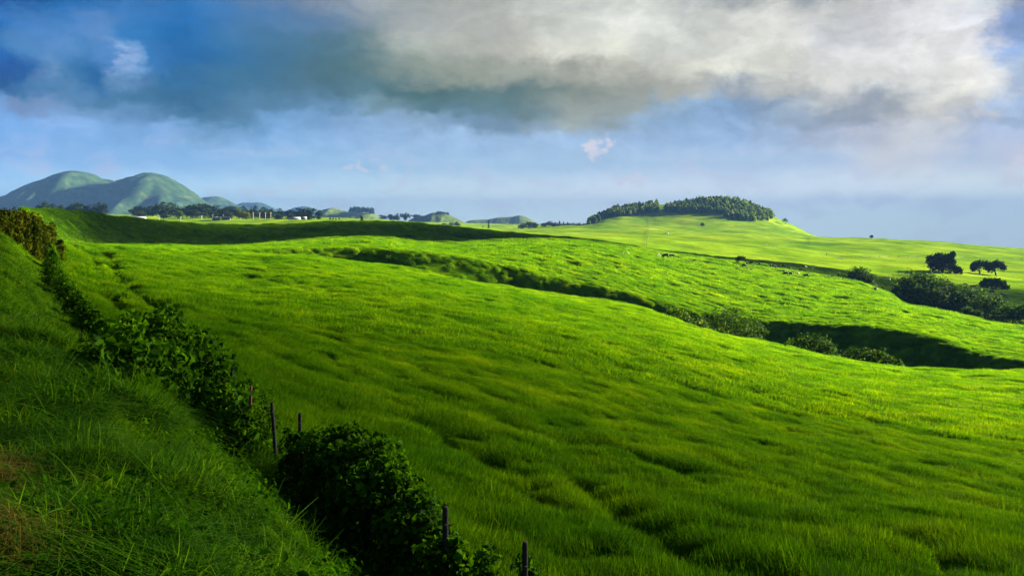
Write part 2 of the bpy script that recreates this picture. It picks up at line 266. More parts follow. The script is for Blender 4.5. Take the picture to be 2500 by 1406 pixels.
def gz(X, Y):
    X = np.atleast_1d(np.asarray(X, float)); Y = np.atleast_1d(np.asarray(Y, float)); i, j, a, b = gidx(X, Y)
    return (GZ[i,j]*(1-b)+GZ[i,j+1]*b)*(1-a) + (GZ[i+1,j]*(1-b)+GZ[i+1,j+1]*b)*a
def z1(x, y): return float(gz(x, y)[0])
def hit(px, py, ymin=1.5, ymax=9000):    # first ground point seen through a photo pixel, at or beyond ymin
    u = (px-CX)/F; ys = GY[(GY >= ymin) & (GY <= ymax)]; z = gz(ys*u, ys); p = HY - F*z/ys
    k = np.argmax(p <= py) if (p <= py).any() else int(np.argmin(p))
    y = ys[k]
    if k > 0 and p[k] <= py < p[k-1]: t = (p[k-1]-py)/(p[k-1]-p[k]); y = ys[k-1]+t*(ys[k]-ys[k-1])
    return float(u*y), float(y), z1(u*y, y)
def carve(pix, depth, width, ymin=8):
    global GZ
    P = np.array([hit(px, py, ymin)[:2] for px, py in pix]); lo, hi = P[:,1].min()-4, P[:,1].max()+4
    r = np.where((GY > lo) & (GY < hi))[0]; X = XX[r]; Y = YY[r]; best = np.full(X.shape, 1e9)
    wob = 0.25*fbm(X/4, Y/4, 77, 2)
    for a, b in zip(P[:-1], P[1:]):
        v = b-a; L2 = v@v; t = np.clip(((X-a[0])*v[0]+(Y-a[1])*v[1])/L2, 0, 1); best = np.minimum(best, np.hypot(X-a[0]-t*v[0], Y-a[1]-t*v[1]))
    RUT[r] = np.maximum(RUT[r], np.exp(-((best+wob)/(width*1.4))**4)); GZ[r] -= depth*np.exp(-((best+wob)/width)**2)
RUT = np.zeros_like(GZ)
carve([(222,618),(240,660),(262,700),(300,745),(345,790)], .50, .75, 40)
carve([(256,618),(285,665),(320,705),(362,735),(400,765)], .60, .85, 40)
carve([(180,655),(205,700),(250,745),(290,760)], 0.29, 1.05, 30)
carve([(1010,1035),(1120,1085),(1230,1140),(1290,1160)], 0.40, 0.45)
carve([(1370,1150),(1450,1205),(1560,1280),(1640,1330),(1760,1400)], 0.40, 0.41)
carve([(1140,1160),(1260,1215),(1370,1260)], 0.26, 0.36)
carve([(1420,1090),(1520,1110),(1640,1150),(1750,1190)], 0.37, 0.57)
carve([(1900,1190),(2040,1250),(2200,1310),(2330,1370)], 0.29, 0.49)
carve([(1800,950),(1950,1000),(2160,1050),(2420,1085)], 0.23, 0.73)

def mk(name, verts, faces, mat=None, parent=None, smooth=False, link=True):
    me = bpy.data.meshes.new(name); v = np.asarray(verts, np.float32); f = np.asarray(faces, np.int32)
    me.vertices.add(len(v)); me.vertices.foreach_set('co', v.ravel())
    n = f.shape[1]; me.loops.add(f.size); me.loops.foreach_set('vertex_index', f.ravel())
    me.polygons.add(len(f)); me.polygons.foreach_set('loop_start', np.arange(0, f.size, n, dtype=np.int32)); me.polygons.foreach_set('loop_total', np.full(len(f), n, np.int32))
    if smooth: me.polygons.foreach_set('use_smooth', np.ones(len(f), bool))
    me.update(calc_edges=True)
    if mat: me.materials.append(mat)
    o = bpy.data.objects.new(name, me)
    if link: C.objects.link(o)
    if parent: o.parent = parent
    return o
def grid_faces(nr, nc):
    a = np.arange(nr*nc).reshape(nr, nc)
    return np.stack([a[:-1,:-1], a[:-1,1:], a[1:,1:], a[1:,:-1]], -1).reshape(-1, 4)
def struct(o): o['kind'] = 'structure'; return o
def tag(o, label, cat, group=None, kind=None):
    o['label'] = label; o['category'] = cat
    if group: o['group'] = group
    if kind: o['kind'] = kind
    return o

# ---------------------------------------------------------------- materials
def newmat(name):
    m = bpy.data.materials.new(name); m.use_nodes = True; return m, NT(m.node_tree)
def ground_mat(name, hillside=False):
    m, N = newmat(name)
    pos = N.n('ShaderNodeNewGeometry').outputs['Position']
    sp = N.n('ShaderNodeSeparateXYZ', {0: pos}); Y = sp.outputs[1]
    big = N.n('ShaderNodeTexNoise', {'Vector': pos, 'Scale': 0.011, 'Detail': 5.0, 'Roughness': 0.6}).outputs[0]
    st = N.n('ShaderNodeMapping', {0: pos, 'Rotation': (0,0,R(-17)), 'Scale': (0.30, 0.75, 0.5)}).outputs[0]
    mid = N.n('ShaderNodeTexNoise', {'Vector': st, 'Scale': 1.0, 'Detail': 6.0, 'Roughness': 0.62, 'Distortion': 0.3}).outputs[0]
    sm = N.n('ShaderNodeTexNoise', {'Vector': pos, 'Scale': 4.0, 'Detail': 5.0, 'Roughness': 0.7}).outputs[0]
    col = N.ramp(mid, [(0.25, (0.008, 0.026, 0.0003)), (0.5, (0.028, 0.068, 0.0004)), (0.75, (0.075, 0.125, 0.0005))])
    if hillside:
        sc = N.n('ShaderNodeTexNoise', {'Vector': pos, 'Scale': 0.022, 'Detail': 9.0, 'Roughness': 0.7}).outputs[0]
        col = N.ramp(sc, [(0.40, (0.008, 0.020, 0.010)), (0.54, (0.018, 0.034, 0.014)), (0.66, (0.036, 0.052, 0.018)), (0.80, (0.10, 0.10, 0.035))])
        if hillside == 2: col = N.ramp(sc, [(0.35, (0.025, 0.045, 0.009)), (0.55, (0.05, 0.068, 0.014)), (0.7, (0.085, 0.095, 0.025))])  # paler ramp: sunlight on the small centre hills put into the colour
    else:
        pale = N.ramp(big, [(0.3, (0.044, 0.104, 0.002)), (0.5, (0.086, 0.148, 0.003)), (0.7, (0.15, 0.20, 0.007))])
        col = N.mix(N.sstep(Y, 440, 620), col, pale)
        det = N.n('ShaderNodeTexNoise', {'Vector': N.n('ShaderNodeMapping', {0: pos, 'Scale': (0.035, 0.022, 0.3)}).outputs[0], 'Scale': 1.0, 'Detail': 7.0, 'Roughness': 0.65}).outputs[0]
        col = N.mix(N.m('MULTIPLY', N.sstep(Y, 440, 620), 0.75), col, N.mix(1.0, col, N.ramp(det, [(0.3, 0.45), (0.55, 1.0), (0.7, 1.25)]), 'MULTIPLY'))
    b1 = N.n('ShaderNodeBump', {'Height': mid, 'Distance': 0.35, 'Strength': 1.0})
    b2 = N.n('ShaderNodeBump', {'Height': sm, 'Distance': 0.12, 'Strength': 0.7, 'Normal': b1})
    bs = N.n('ShaderNodeBsdfPrincipled', {'Base Color': col, 'Roughness': 1.0, 'Specular IOR Level': 0.0, 'Normal': b2})
    N.n('ShaderNodeOutputMaterial', {0: bs}); return m
M_ground = ground_mat('pasture'); M_hill = ground_mat('far_hillside', True); M_hill2 = ground_mat('sun_tinted_hillside', 2)

def leaf_mat(name, c0, c1, trans=0.35, scale=0.5, rough=0.55, spec=0.25, island=True, tcol=None, c2=None, var=1.6):
    m, N = newmat(name)
    pos = N.n('ShaderNodeNewGeometry')
    ns = N.n('ShaderNodeTexNoise', {'Vector': pos.outputs['Position'], 'Scale': scale, 'Detail': 3.0}).outputs[0]
    big = N.n('ShaderNodeTexNoise', {'Vector': pos.outputs['Position'], 'Scale': 0.045, 'Detail': 3.0}).outputs[0]
    f = N.m('ADD', N.m('MULTIPLY', N.m('ADD', N.m('SUBTRACT', ns, 0.5), N.m('MULTIPLY', N.m('SUBTRACT', big, 0.5), 0.5)), var), N.m('MULTIPLY', pos.outputs['Random Per Island'], 0.7) if island else 0.35, clamp=True)
    col = N.ramp(f, [(0.1, c0), (0.75, c1), (1.0, c2 or c1)])
    bs = N.n('ShaderNodeBsdfPrincipled', {'Base Color': col, 'Roughness': rough, 'Specular IOR Level': spec})
    tc = N.mix(1.0, col, tcol or (1.5, 1.45, 0.6), 'MULTIPLY')
    tr = N.n('ShaderNodeBsdfTranslucent', {0: tc})
    mx = N.n('ShaderNodeMixShader', {0: trans, 1: bs, 2: tr})
    N.n('ShaderNodeOutputMaterial', {0: mx}); return m
def solid_mat(name, col, rough=0.8, var=0.3, scale=6.0, metal=0.0):
    m, N = newmat(name)
    ns = N.n('ShaderNodeTexNoise', {'Vector': N.n('ShaderNodeTexCoord').outputs['Object'], 'Scale': scale, 'Detail': 4.0}).outputs[0]
    c = N.mix(ns, tuple(x*(1-var) for x in col), tuple(min(1, x*(1+var)) for x in col))
    bp = N.n('ShaderNodeBump', {'Height': ns, 'Distance': 0.01, 'Strength': 0.4})
    N.n('ShaderNodeOutputMaterial', {0: N.n('ShaderNodeBsdfPrincipled', {'Base Color': c, 'Roughness': rough, 'Metallic': metal, 'Specular IOR Level': 0.12, 'Normal': bp})}); return m
M_grass = leaf_mat('grass_blade', (0.014, 0.070, 0.0004), (0.080, 0.178, 0.0005), 0.45, 0.30, 0.8, 0.01, c2=(0.21, 0.27, 0.001), tcol=(2.0, 1.5, 0.4), var=1.15)
M_bank = leaf_mat('bank_grass_blade', (0.014, 0.058, 0.0005), (0.086, 0.195, 0.0006), 0.42, 1.6, 0.75, 0.03, c2=(0.17, 0.21, 0.004), tcol=(1.8, 1.5, 0.4))
M_bank2 = leaf_mat('long_grass_blade', (0.014, 0.07, 0.001), (0.07, 0.15, 0.002), 0.40, 0.9, 0.7, 0.04, c2=(0.30, 0.24, 0.02), tcol=(1.5, 1.4, 0.5))
M_dry = leaf_mat('dry_grass_blade', (0.08, 0.065, 0.010), (0.26, 0.195, 0.035), 0.35, 1.2, 0.8, 0.02)

# ---------------------------------------------------------------- ground sheet
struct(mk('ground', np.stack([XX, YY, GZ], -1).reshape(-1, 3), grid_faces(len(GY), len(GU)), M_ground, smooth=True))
ox, oy = np.meshgrid(np.concatenate([np.linspace(-9000,-300,12), np.linspace(-280,280,141), np.linspace(300,9000,12)]), np.concatenate([np.linspace(-3000,-210,6), np.linspace(-200,480,171)]))
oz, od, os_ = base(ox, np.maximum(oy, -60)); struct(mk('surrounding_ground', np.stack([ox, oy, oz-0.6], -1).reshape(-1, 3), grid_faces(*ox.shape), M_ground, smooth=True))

# ---------------------------------------------------------------- far hills
def hill(name, outline, Yc, depth, base_z, seed=0, gull=0.12, mat=None):
    """outline: (photo column, row) of the skyline; the hill is a rounded body 'depth' metres deep around Yc."""
    a = np.array(outline, float); n = 140; px = np.linspace(a[0,0], a[-1,0], n)
    top = .5*pchip1(a[:,0], yp(Yc, a[:,1]), px)+.5*np.interp(px, a[:,0], yp(Yc, a[:,1])); t = np.linspace(-1, 1, 61)
    T, I = np.meshgrid(t, np.arange(n), indexing='ij')
    Xc = (px[I]-CX)/F*Yc; hgt = np.maximum(top[I]-base_z, 0)
    wid = 0.35+0.65*np.sqrt(np.clip(hgt/hgt.max(), 0, 1))
    Yw = Yc + T*depth*wid
    prof = np.cos(np.abs(T)**1.15*np.pi/2)**1.25
    nz = fbm(Xc/(depth*.30), Yw/(depth*.5), seed, 4); g = -np.abs(fbm(Xc/(depth*.14), T*0.9, seed+5, 3))
    z = base_z + hgt*prof + hgt.max()*(prof*(1-prof))*(gull*2.2*g+gull*1.3*nz) + hgt.max()*0.012*fbm(Xc/20, Yw/20, seed+9, 2)*(hgt>1)
    o = mk(name, np.stack([Xc, Yw, z], -1).reshape(-1, 3), grid_faces(61, n), mat or M_hill, smooth=True); return struct(o)
hill('hill', [(-260,552),(-150,530),(0,494),(40,478),(90,456),(130,439),(160,428),(183,418),(208,421),(225,431),(245,442),(262,448),(285,449),(305,446),(330,434),(350,429),(368,422),(392,427),(410,437),(440,457),(470,478),(500,496),(540,512),(600,530)], 4200, 620, 5, 3, 0.34)
hill('hill', [(150,500),(200,450),(232,435),(262,438),(290,446),(330,470),(360,500)], 4650, 260, 5, 8)
hill('hill', [(240,500),(270,450),(300,438),(325,440),(345,452),(380,500)], 4900, 300, 5, 9)
hill('hill', [(-200,505),(-60,480),(20,489),(120,520),(160,540)], 4900, 300, 5, 10)
hill('hill', [(470,540),(505,482),(530,480),(570,498),(640,515),(700,535)], 5600, 450, 5, 11)
hill('hill', [(545,530),(575,503),(595,495),(635,495),(665,507),(700,530)], 7600, 350, 5, 12)
hill('hill', [(690,535),(720,507),(745,504),(780,516),(820,535)], 6800, 350, 5, 13)
hill('hill', [(770,545),(795,512),(815,508),(830,513),(860,518),(905,520),(925,530),(950,545)], 3300, 260, 2, 14, 0.10, mat=M_hill2)
hill('hill', [(985,548),(1010,533),(1040,526),(1060,519),(1085,521),(1110,532),(1135,543),(1165,552),(1200,560)], 3000, 230, -10, 15, 0.10, mat=M_hill2)
hill('hill', [(1110,556),(1150,538),(1190,536),(1220,531),(1245,530),(1268,526),(1285,530),(1305,542),(1340,560)], 3800, 300, -12, 16, 0.10, mat=M_hill2)
# ---------------------------------------------------------------- grass: blade clumps scattered over the sheet
def clump(name, n, rad, h0, h1, w, seg, mat, seed, flop=0.5, dirn=None):
    g = np.random.default_rng(seed); r = rad*np.sqrt(g.random(n)); th = g.random(n)*2*np.pi
    bx, by = r*np.cos(th), r*np.sin(th); H = g.uniform(h0, h1, n)*(1-0.25*(r/rad)**2); W_ = w*g.uniform(.6, 1.3, n)
    a = g.random(n)*2*np.pi if dirn is None else dirn + g.normal(0, .9, n); fl = np.abs(g.normal(flop, flop*.6, n))
    t = np.linspace(0, 1, seg+1)[:, None]; lean = fl*H*(t**1.8)*1.1; zz = H*(t - 0.42*np.minimum(fl, 1.4)*t**2.2)
    cx = bx + np.cos(a)*lean; cy = by + np.sin(a)*lean; sx, sy = -np.sin(a+g.normal(0,.6,n)), np.cos(a); ww = W_*(1-0.88*t**1.3)/2
    L = np.stack([cx-sx*ww, cy-sy*ww, zz-.02], -1); Rr = np.stack([cx+sx*ww, cy+sy*ww, zz-.02], -1)
    V = np.stack([L, Rr], 2)                  # seg+1, n, 2, 3
    idx = np.arange((seg+1)*n*2).reshape(seg+1, n, 2)
    f = np.stack([idx[:-1,:,0], idx[:-1,:,1], idx[1:,:,1], idx[1:,:,0]], -1).reshape(-1, 4)
    return mk(name, V.reshape(-1, 3), f, mat, link=False)
def scatter(name, protos, X, Y, scale, label, lift=0.0, tilt=1.0, zsc=None):
    col = bpy.data.collections.new(name+'_clumps')
    for p in protos: col.objects.link(p)
    z = gz(X, Y) + lift; e = 0.6 + Y*0.004
    nx = -(gz(X+e, Y)-gz(X-e, Y))/(2*e)*tilt; ny = -(gz(X, Y+e)-gz(X, np.maximum(Y-e, 1.4)))/(2*e)*tilt
    ry = np.arctan(nx); rx = -np.arctan(ny*np.cos(ry)); rz = rng.random(len(X))*2*np.pi
    # euler XYZ: rotate z first, then tilt; small tilt so compose approximately through matrices
    ca, sa = np.cos(rz), np.sin(rz); n3 = np.stack([nx, ny, np.ones_like(nx)], -1); n3 /= np.linalg.norm(n3, axis=1)[:, None]
    xa = np.stack([ca, sa, np.zeros_like(ca)], -1); xa -= n3*(xa*n3).sum(1)[:, None]; xa /= np.linalg.norm(xa, axis=1)[:, None]; ya = np.cross(n3, xa)
    ey = -np.arcsin(np.clip(xa[:,2], -1, 1)); ez = np.arctan2(xa[:,1], xa[:,0]); ex = np.arctan2(ya[:,2], n3[:,2])
    me = bpy.data.meshes.new(name); me.vertices.add(len(X)); me.vertices.foreach_set('co', np.stack([X, Y, z], -1).astype(np.float32).ravel())
    for nm, typ, dat in (('rot', 'FLOAT_VECTOR', np.stack([ex, ey, ez], -1)), ('scl', 'FLOAT_VECTOR', np.stack([scale, scale, scale*(zsc if zsc is not None else 1)], -1))):
        at = me.attributes.new(nm, typ, 'POINT'); at.data.foreach_set('vector', dat.astype(np.float32).ravel())
    at = me.attributes.new('pick', 'INT', 'POINT'); at.data.foreach_set('value', rng.integers(0, len(protos), len(X)).astype(np.int32))
    o = bpy.data.objects.new(name, me); C.objects.link(o)
    ng = bpy.data.node_groups.new(name+'_scatter', 'GeometryNodeTree')
    ng.interface.new_socket('Geometry', in_out='INPUT', socket_type='NodeSocketGeometry'); ng.interface.new_socket('Geometry', in_out='OUTPUT', socket_type='NodeSocketGeometry')
    gi = ng.nodes.new('NodeGroupInput'); go = ng.nodes.new('NodeGroupOutput'); ins = ng.nodes.new('GeometryNodeInstanceOnPoints'); ci = ng.nodes.new('GeometryNodeCollectionInfo')
    ci.inputs['Collection'].default_value = col; ci.inputs['Separate Children'].default_value = True; ci.inputs['Reset Children'].default_value = True
    def at_(nm, t):
        a = ng.nodes.new('GeometryNodeInputNamedAttribute'); a.data_type = t; a.inputs[0].default_value = nm; return a.outputs[0]
    l = ng.links.new; l(gi.outputs[0], ins.inputs['Points']); l(ci.outputs[0], ins.inputs['Instance']); ins.inputs['Pick Instance'].default_value = True
    l(at_('pick', 'INT'), ins.inputs['Instance Index']); l(at_('rot', 'FLOAT_VECTOR'), ins.inputs['Rotation']); l(at_('scl', 'FLOAT_VECTOR'), ins.inputs['Scale']); l(ins.outputs[0], go.inputs[0])
    md = o.modifiers.new('scatter', 'NODES'); md.node_group = ng
    return tag(o, label, 'grass', kind='stuff')
def spread_pts(n, y0, y1, u0=-0.68, u1=0.66, power=1.0):
    k = power+1; Y = (y0**k + (y1**k-y0**k)*rng.random(n))**(1/k); X = rng.uniform(u0, u1, n)*Y; return X, Y
def rut_at(X, Y):
    i, j, a, b = gidx(X, Y); return RUT[i, j]
GA = dict(power=1.0)
# field, near
def aniso(X, Y, lx, ly, sd_, o=2):
    a = R(-50) if ly < 1.6 else R(-17); return fbm((X*math.cos(a)+Y*math.sin(a))/lx, (-X*math.sin(a)+Y*math.cos(a))/ly, sd_, o)
def layer(name, n, y0, y1, lx, ly, thr, protos, label, s0=.95, s1=.8, sd_=101, power=1.0):
    X, Y = spread_pts(n, y0, y1, power=power); d, s = fence_sd(X, Y); nn = aniso(X, Y, lx, ly, sd_)
    k = (d < -0.15) & (rng.random(len(X)) > 0.75*rut_at(X, Y)) & (nn > thr-.25*rng.random(len(X))); X, Y, nn = X[k], Y[k], nn[k]
    gul = sst(Y, 150, 164)*sst(-Y, -222, -206)
    scatter(name, protos, X, Y, np.clip(s0+s1*nn, .35, 1.7)*(1-.45*gul), label)
layer('field_grass', 42000, 6.5, 52, 1.8, .8, -.14, [clump('grass_clump', 260, 0.42, .12, .36, .010, 3, M_grass, 200+i, 0.5, R(200)) for i in range(5)], 'fine bright green grass covering the near slope of the pasture', sd_=101)
layer('mid_field_grass', 60000, 50, 165, 3.4, 1.3, -.02, [clump('grass_clump', 300, .85, .15, .46, .032, 2, M_grass, 220+i, 0.5, R(200)) for i in range(5)], 'sunlit grass on the middle slope down to the gully edge', sd_=105)
layer('ridge_grass', 110000, 160, 480, 5.5, 1.7, .04, [clump('grass_clump', 240, 1.3, .25, .75, .08, 2, M_grass, 240+i, 0.5, R(200)) for i in range(5)], 'tufted grass on the ridges beyond the gully where the cattle graze', sd_=107, power=.8)
# bank
X, Y = spread_pts(9000, 1.6, 17, -0.85, 0.55, 0.7); d, s = fence_sd(X, Y); k = (d > 0.1); X, Y, d = X[k], Y[k], d[k]
dryw = sst(d, 4.5, 5.1)*sst(-Y, -6.8, -5.4)
k = rng.random(len(X)) > dryw*0.93
sc = np.clip(0.85+1.3*fbm(X/0.8, Y/0.8, 111, 2), .25, 1.7)*(1-0.6*dryw)
protos = [clump('grass_clump', 95, 0.27, .08, .34, .011, 5, M_bank, 260+i, 1.35) for i in range(7)]
scatter('bank_grass', protos, X[k], Y[k], sc[k], 'long tangled green grass on the near roadside bank')
X, Y = spread_pts(1500, 5.0, 20, -0.7, 0.4, 0.8); d, s = fence_sd(X, Y); k = (d > 0.2); X, Y = X[k], Y[k]
protos = [clump('long_grass_clump', 18, 0.16, .18, .42, .010, 7, M_bank2, 360+i, 1.5) for i in range(6)]
scatter('long_bank_grass', protos, X, Y, np.clip(.9+.5*fbm(X/2, Y/2, 131, 2), .4, 1.4), 'scattered longer arching pale blades rising from the bank grass')
X, Y = spread_pts(9000, 15, 110, -0.66, 0.0); d, s = fence_sd(X, Y); k = (d > 0.0); X, Y, d = X[k], Y[k], d[k]
sc = np.clip(0.85+0.9*fbm(X/1.6, Y/1.6, 113, 2), .3, 1.6)
protos = [clump('grass_clump', 240, 0.7, .10, .42, .022, 4, M_bank, 280+i, 1.3) for i in range(5)]
scatter('far_bank_grass', protos, X, Y, sc, 'rough grass on the bank running up along the hedge line')
X, Y = spread_pts(2600, 1.6, 9, -0.85, 0.1, 0.7); d, s = fence_sd(X, Y); dn = fbm(X/.8, Y/.8, 121, 2); k = (d+0.6*dn > 4.7) & (Y < 6.6); X, Y = X[k], Y[k]
protos = [clump('dry_grass_clump', 120, 0.25, .05, .19, .0065, 4, M_dry, 300+i, 1.4) for i in range(4)]
scatter('dry_grass', protos, X, Y, np.clip(1+.5*fbm(X, Y, 5, 1), .5, 1.6), 'short brown dried grass at the near verge')

# ---------------------------------------------------------------- leaves, tubes, bodies
def leaf_quads(P, Nn, size, seed, aspect=0.62, fold=0.25):
    g = np.random.default_rng(seed); n = len(P); Nn = Nn/np.maximum(np.linalg.norm(Nn, axis=1), 1e-6)[:, None]
    t = g.normal(size=(n,3)); t[:,2] -= 0.5; t -= Nn*(t*Nn).sum(1)[:, None]; t /= np.linalg.norm(t, axis=1)[:, None]; b = np.cross(Nn, t)
    s = (size*g.uniform(.45, 1.5, n)**1.15)[:, None]; w = s*aspect/2
    base_, tip = P-t*s/2, P+t*s/2; up = Nn*w*fold*2
    l1 = P-t*s*.18+b*w+up; l2 = P+t*s*.22+b*w*.8+up; r1 = P-t*s*.18-b*w+up; r2 = P+t*s*.22-b*w*.8+up
    V = np.stack([base_, l1, l2, tip, r2, r1], 1).reshape(-1, 3); i = np.arange(n)[:, None]*6
    return V, np.concatenate([i+np.array([[0,1,2,3]]), i+np.array([[0,3,4,5]])], 0)
def lobes_leaves(lobes, n, size, seed, rmin=0.55, zfloor=None, jit=0.8, lump=0.22, aspect=.62):
    """lobes: (x,y,z,rx,ry,rz) -> leaf mesh over the union of the lobes, with ragged edges and gaps"""
    g = np.random.default_rng(seed); L = np.array(lobes, float); ar = (L[:,3]*L[:,5]+L[:,4]*L[:,5]+L[:,3]*L[:,4]); k = g.choice(len(L), n, p=ar/ar.sum())
    v = g.normal(size=(n,3)); v[:,2] = np.where(g.random(n) < .6, np.abs(v[:,2]), v[:,2]); v /= np.linalg.norm(v, axis=1)[:, None]
    th = np.arctan2(v[:,1], v[:,0]); rr = (rmin+(1-rmin)*g.random(n)**0.45)*(1+lump*fbm(th*1.6+k*5.1, v[:,2]*2.2+k*3.7, seed, 3)*1.6)
    P = L[k,:3]+v*L[k,3:]*rr[:, None]
    ins = np.zeros(n, bool)
    for q in range(len(L)): ins |= (((P-L[q,:3])/L[q,3:])**2).sum(1) < (rmin*0.85)**2
    keep = ~ins
    if zfloor is not None: keep &= P[:,2] > zfloor(P[:,0], P[:,1])
    P, v = P[keep], v[keep]
    return leaf_quads(P, v+g.normal(0, jit, v.shape), size, seed+1, aspect)
def tube(pts, rad, n=7):
    P = np.array(pts, float); rad = np.broadcast_to(rad, len(P)); T = np.gradient(P, axis=0); T /= np.linalg.norm(T, axis=1)[:, None]
    ref = np.array([0.31,0.95,0.05]) if abs(T[:,2]).mean() > .6 else np.array([0,0,1.]); V = []
    for p, t, r in zip(P, T, rad):
        a = np.cross(t, ref); a /= np.linalg.norm(a); b = np.cross(t, a); an = np.arange(n)*2*np.pi/n
        V.append(p+r*(np.cos(an)[:, None]*a+np.sin(an)[:, None]*b))
    V = np.concatenate(V+[P[:1], P[-1:]]); m = len(P); F_ = []
    for i in range(m-1):
        for j in range(n): F_.append((i*n+j, i*n+(j+1) % n, (i+1)*n+(j+1) % n, (i+1)*n+j))
    for j in range(n): F_.append((m*n, (j+1) % n, j, j)); F_.append((m*n+1, (m-1)*n+j, (m-1)*n+(j+1) % n, (m-1)*n+(j+1) % n))
    return V, np.array(F_)
def box(cx, cy, cz, sx, sy, sz, rot=0):
    v = np.array([(x*sx/2, y*sy/2, z*sz/2) for z in (-1,1) for y in (-1,1) for x in (-1,1)], float); c, s = math.cos(rot), math.sin(rot)
    v = np.stack([v[:,0]*c-v[:,1]*s+cx, v[:,0]*s+v[:,1]*c+cy, v[:,2]+cz], -1)
    return v, np.array([(0,2,3,1),(4,5,7,6),(0,1,5,4),(2,6,7,3),(0,4,6,2),(1,3,7,5)])
def merge(parts):
    V, F_, o = [], [], 0
    for v, f in parts: V.append(v); F_.append(f+o); o += len(v)
    return np.concatenate(V), np.concatenate(F_)
def mk2(name, parts, mat, parent=None, smooth=False):
    V, F_ = merge(parts)
    tri = (F_[:,2] == F_[:,3])
    if not tri.any(): return mk(name, V, F_, mat, parent, smooth)
    me = bpy.data.meshes.new(name); me.from_pydata(V.tolist(), [], [tuple(q[:3]) if q[2] == q[3] else tuple(q) for q in F_.tolist()]); me.update()
    if smooth: me.polygons.foreach_set('use_smooth', np.ones(len(me.polygons), bool))
    if mat: me.materials.append(mat)
    o = bpy.data.objects.new(name, me); C.objects.link(o)
    if parent: o.parent = parent
    return o
def empty(name, loc, label, cat, group=None, rz=0.0, sc=1.0):
    o = bpy.data.objects.new(name, None); C.objects.link(o); o.location = loc; o.rotation_euler = (0,0,rz); o.scale = (sc,)*3 if not hasattr(sc, '__len__') else sc
    o.empty_display_size = 0.2; return tag(o, label, cat, group)
def shift(vf, off): return (vf[0]-np.array(off), vf[1])

M_vine = leaf_mat('vine_leaf', (0.012, 0.042, 0.0005), (0.056, 0.155, 0.001), 0.45, 1.2, 0.7, 0.025, c2=(0.15, 0.25, 0.002), tcol=(1.7, 1.5, .4))
M_gold = leaf_mat('golden_leaf', (0.020, 0.035, 0.001), (0.075, 0.085, 0.002), 0.35, 0.5, 0.8, 0.03, c2=(0.30, 0.22, 0.008))
M_bush = leaf_mat('bush_leaf', (0.006, 0.022, 0.001), (0.036, 0.080, 0.002), 0.25, 0.5, 0.75, 0.02, c2=(0.20, 0.25, 0.012), tcol=(1.7, 1.5, .4))
M_tree = leaf_mat('tree_leaf', (0.005, 0.012, 0.003), (0.013, 0.025, 0.004), 0.15, 0.05, 0.8, 0.02, c2=(0.04, 0.06, 0.012))
M_wood_lit = leaf_mat('sunlit_wood_leaf', (0.016, 0.040, 0.003), (0.085, 0.130, 0.008), 0.3, 0.03, 0.8, 0.02, c2=(0.28, 0.26, 0.02))  # sunlit look of the hill woods put into a brighter leaf colour
M_bark = solid_mat('bark', (0.030, 0.022, 0.015), 0.9, 0.5, 8)
M_stem = solid_mat('woody_stem', (0.045, 0.030, 0.014), 0.8, 0.5, 20)
M_post = solid_mat('weathered_post', (0.020, 0.016, 0.013), 0.9, 0.6, 30)
M_redpost = solid_mat('rusty_steel', (0.13, 0.030, 0.018), 0.7, 0.5, 40)
M_wire = solid_mat('wire', (0.08, 0.07, 0.06), 0.5, 0.3, 5, 0.8)
M_pole = solid_mat('pole_wood', (0.30, 0.27, 0.20), 0.8, 0.2, 3)
M_cow = solid_mat('black_hide', (0.0015, 0.0013, 0.0013), 0.6, 0.4, 3)
M_white = solid_mat('white_feather', (0.75, 0.74, 0.70), 0.8, 0.1, 9)
M_roof = solid_mat('pale_metal_roof', (0.20, 0.21, 0.22), 0.5, 0.1, 1)
M_wall = solid_mat('shed_wall', (0.16, 0.15, 0.13), 0.9, 0.2, 1)
M_rock = solid_mat('rock', (0.12, 0.10, 0.09), 0.95, 0.4, 2)

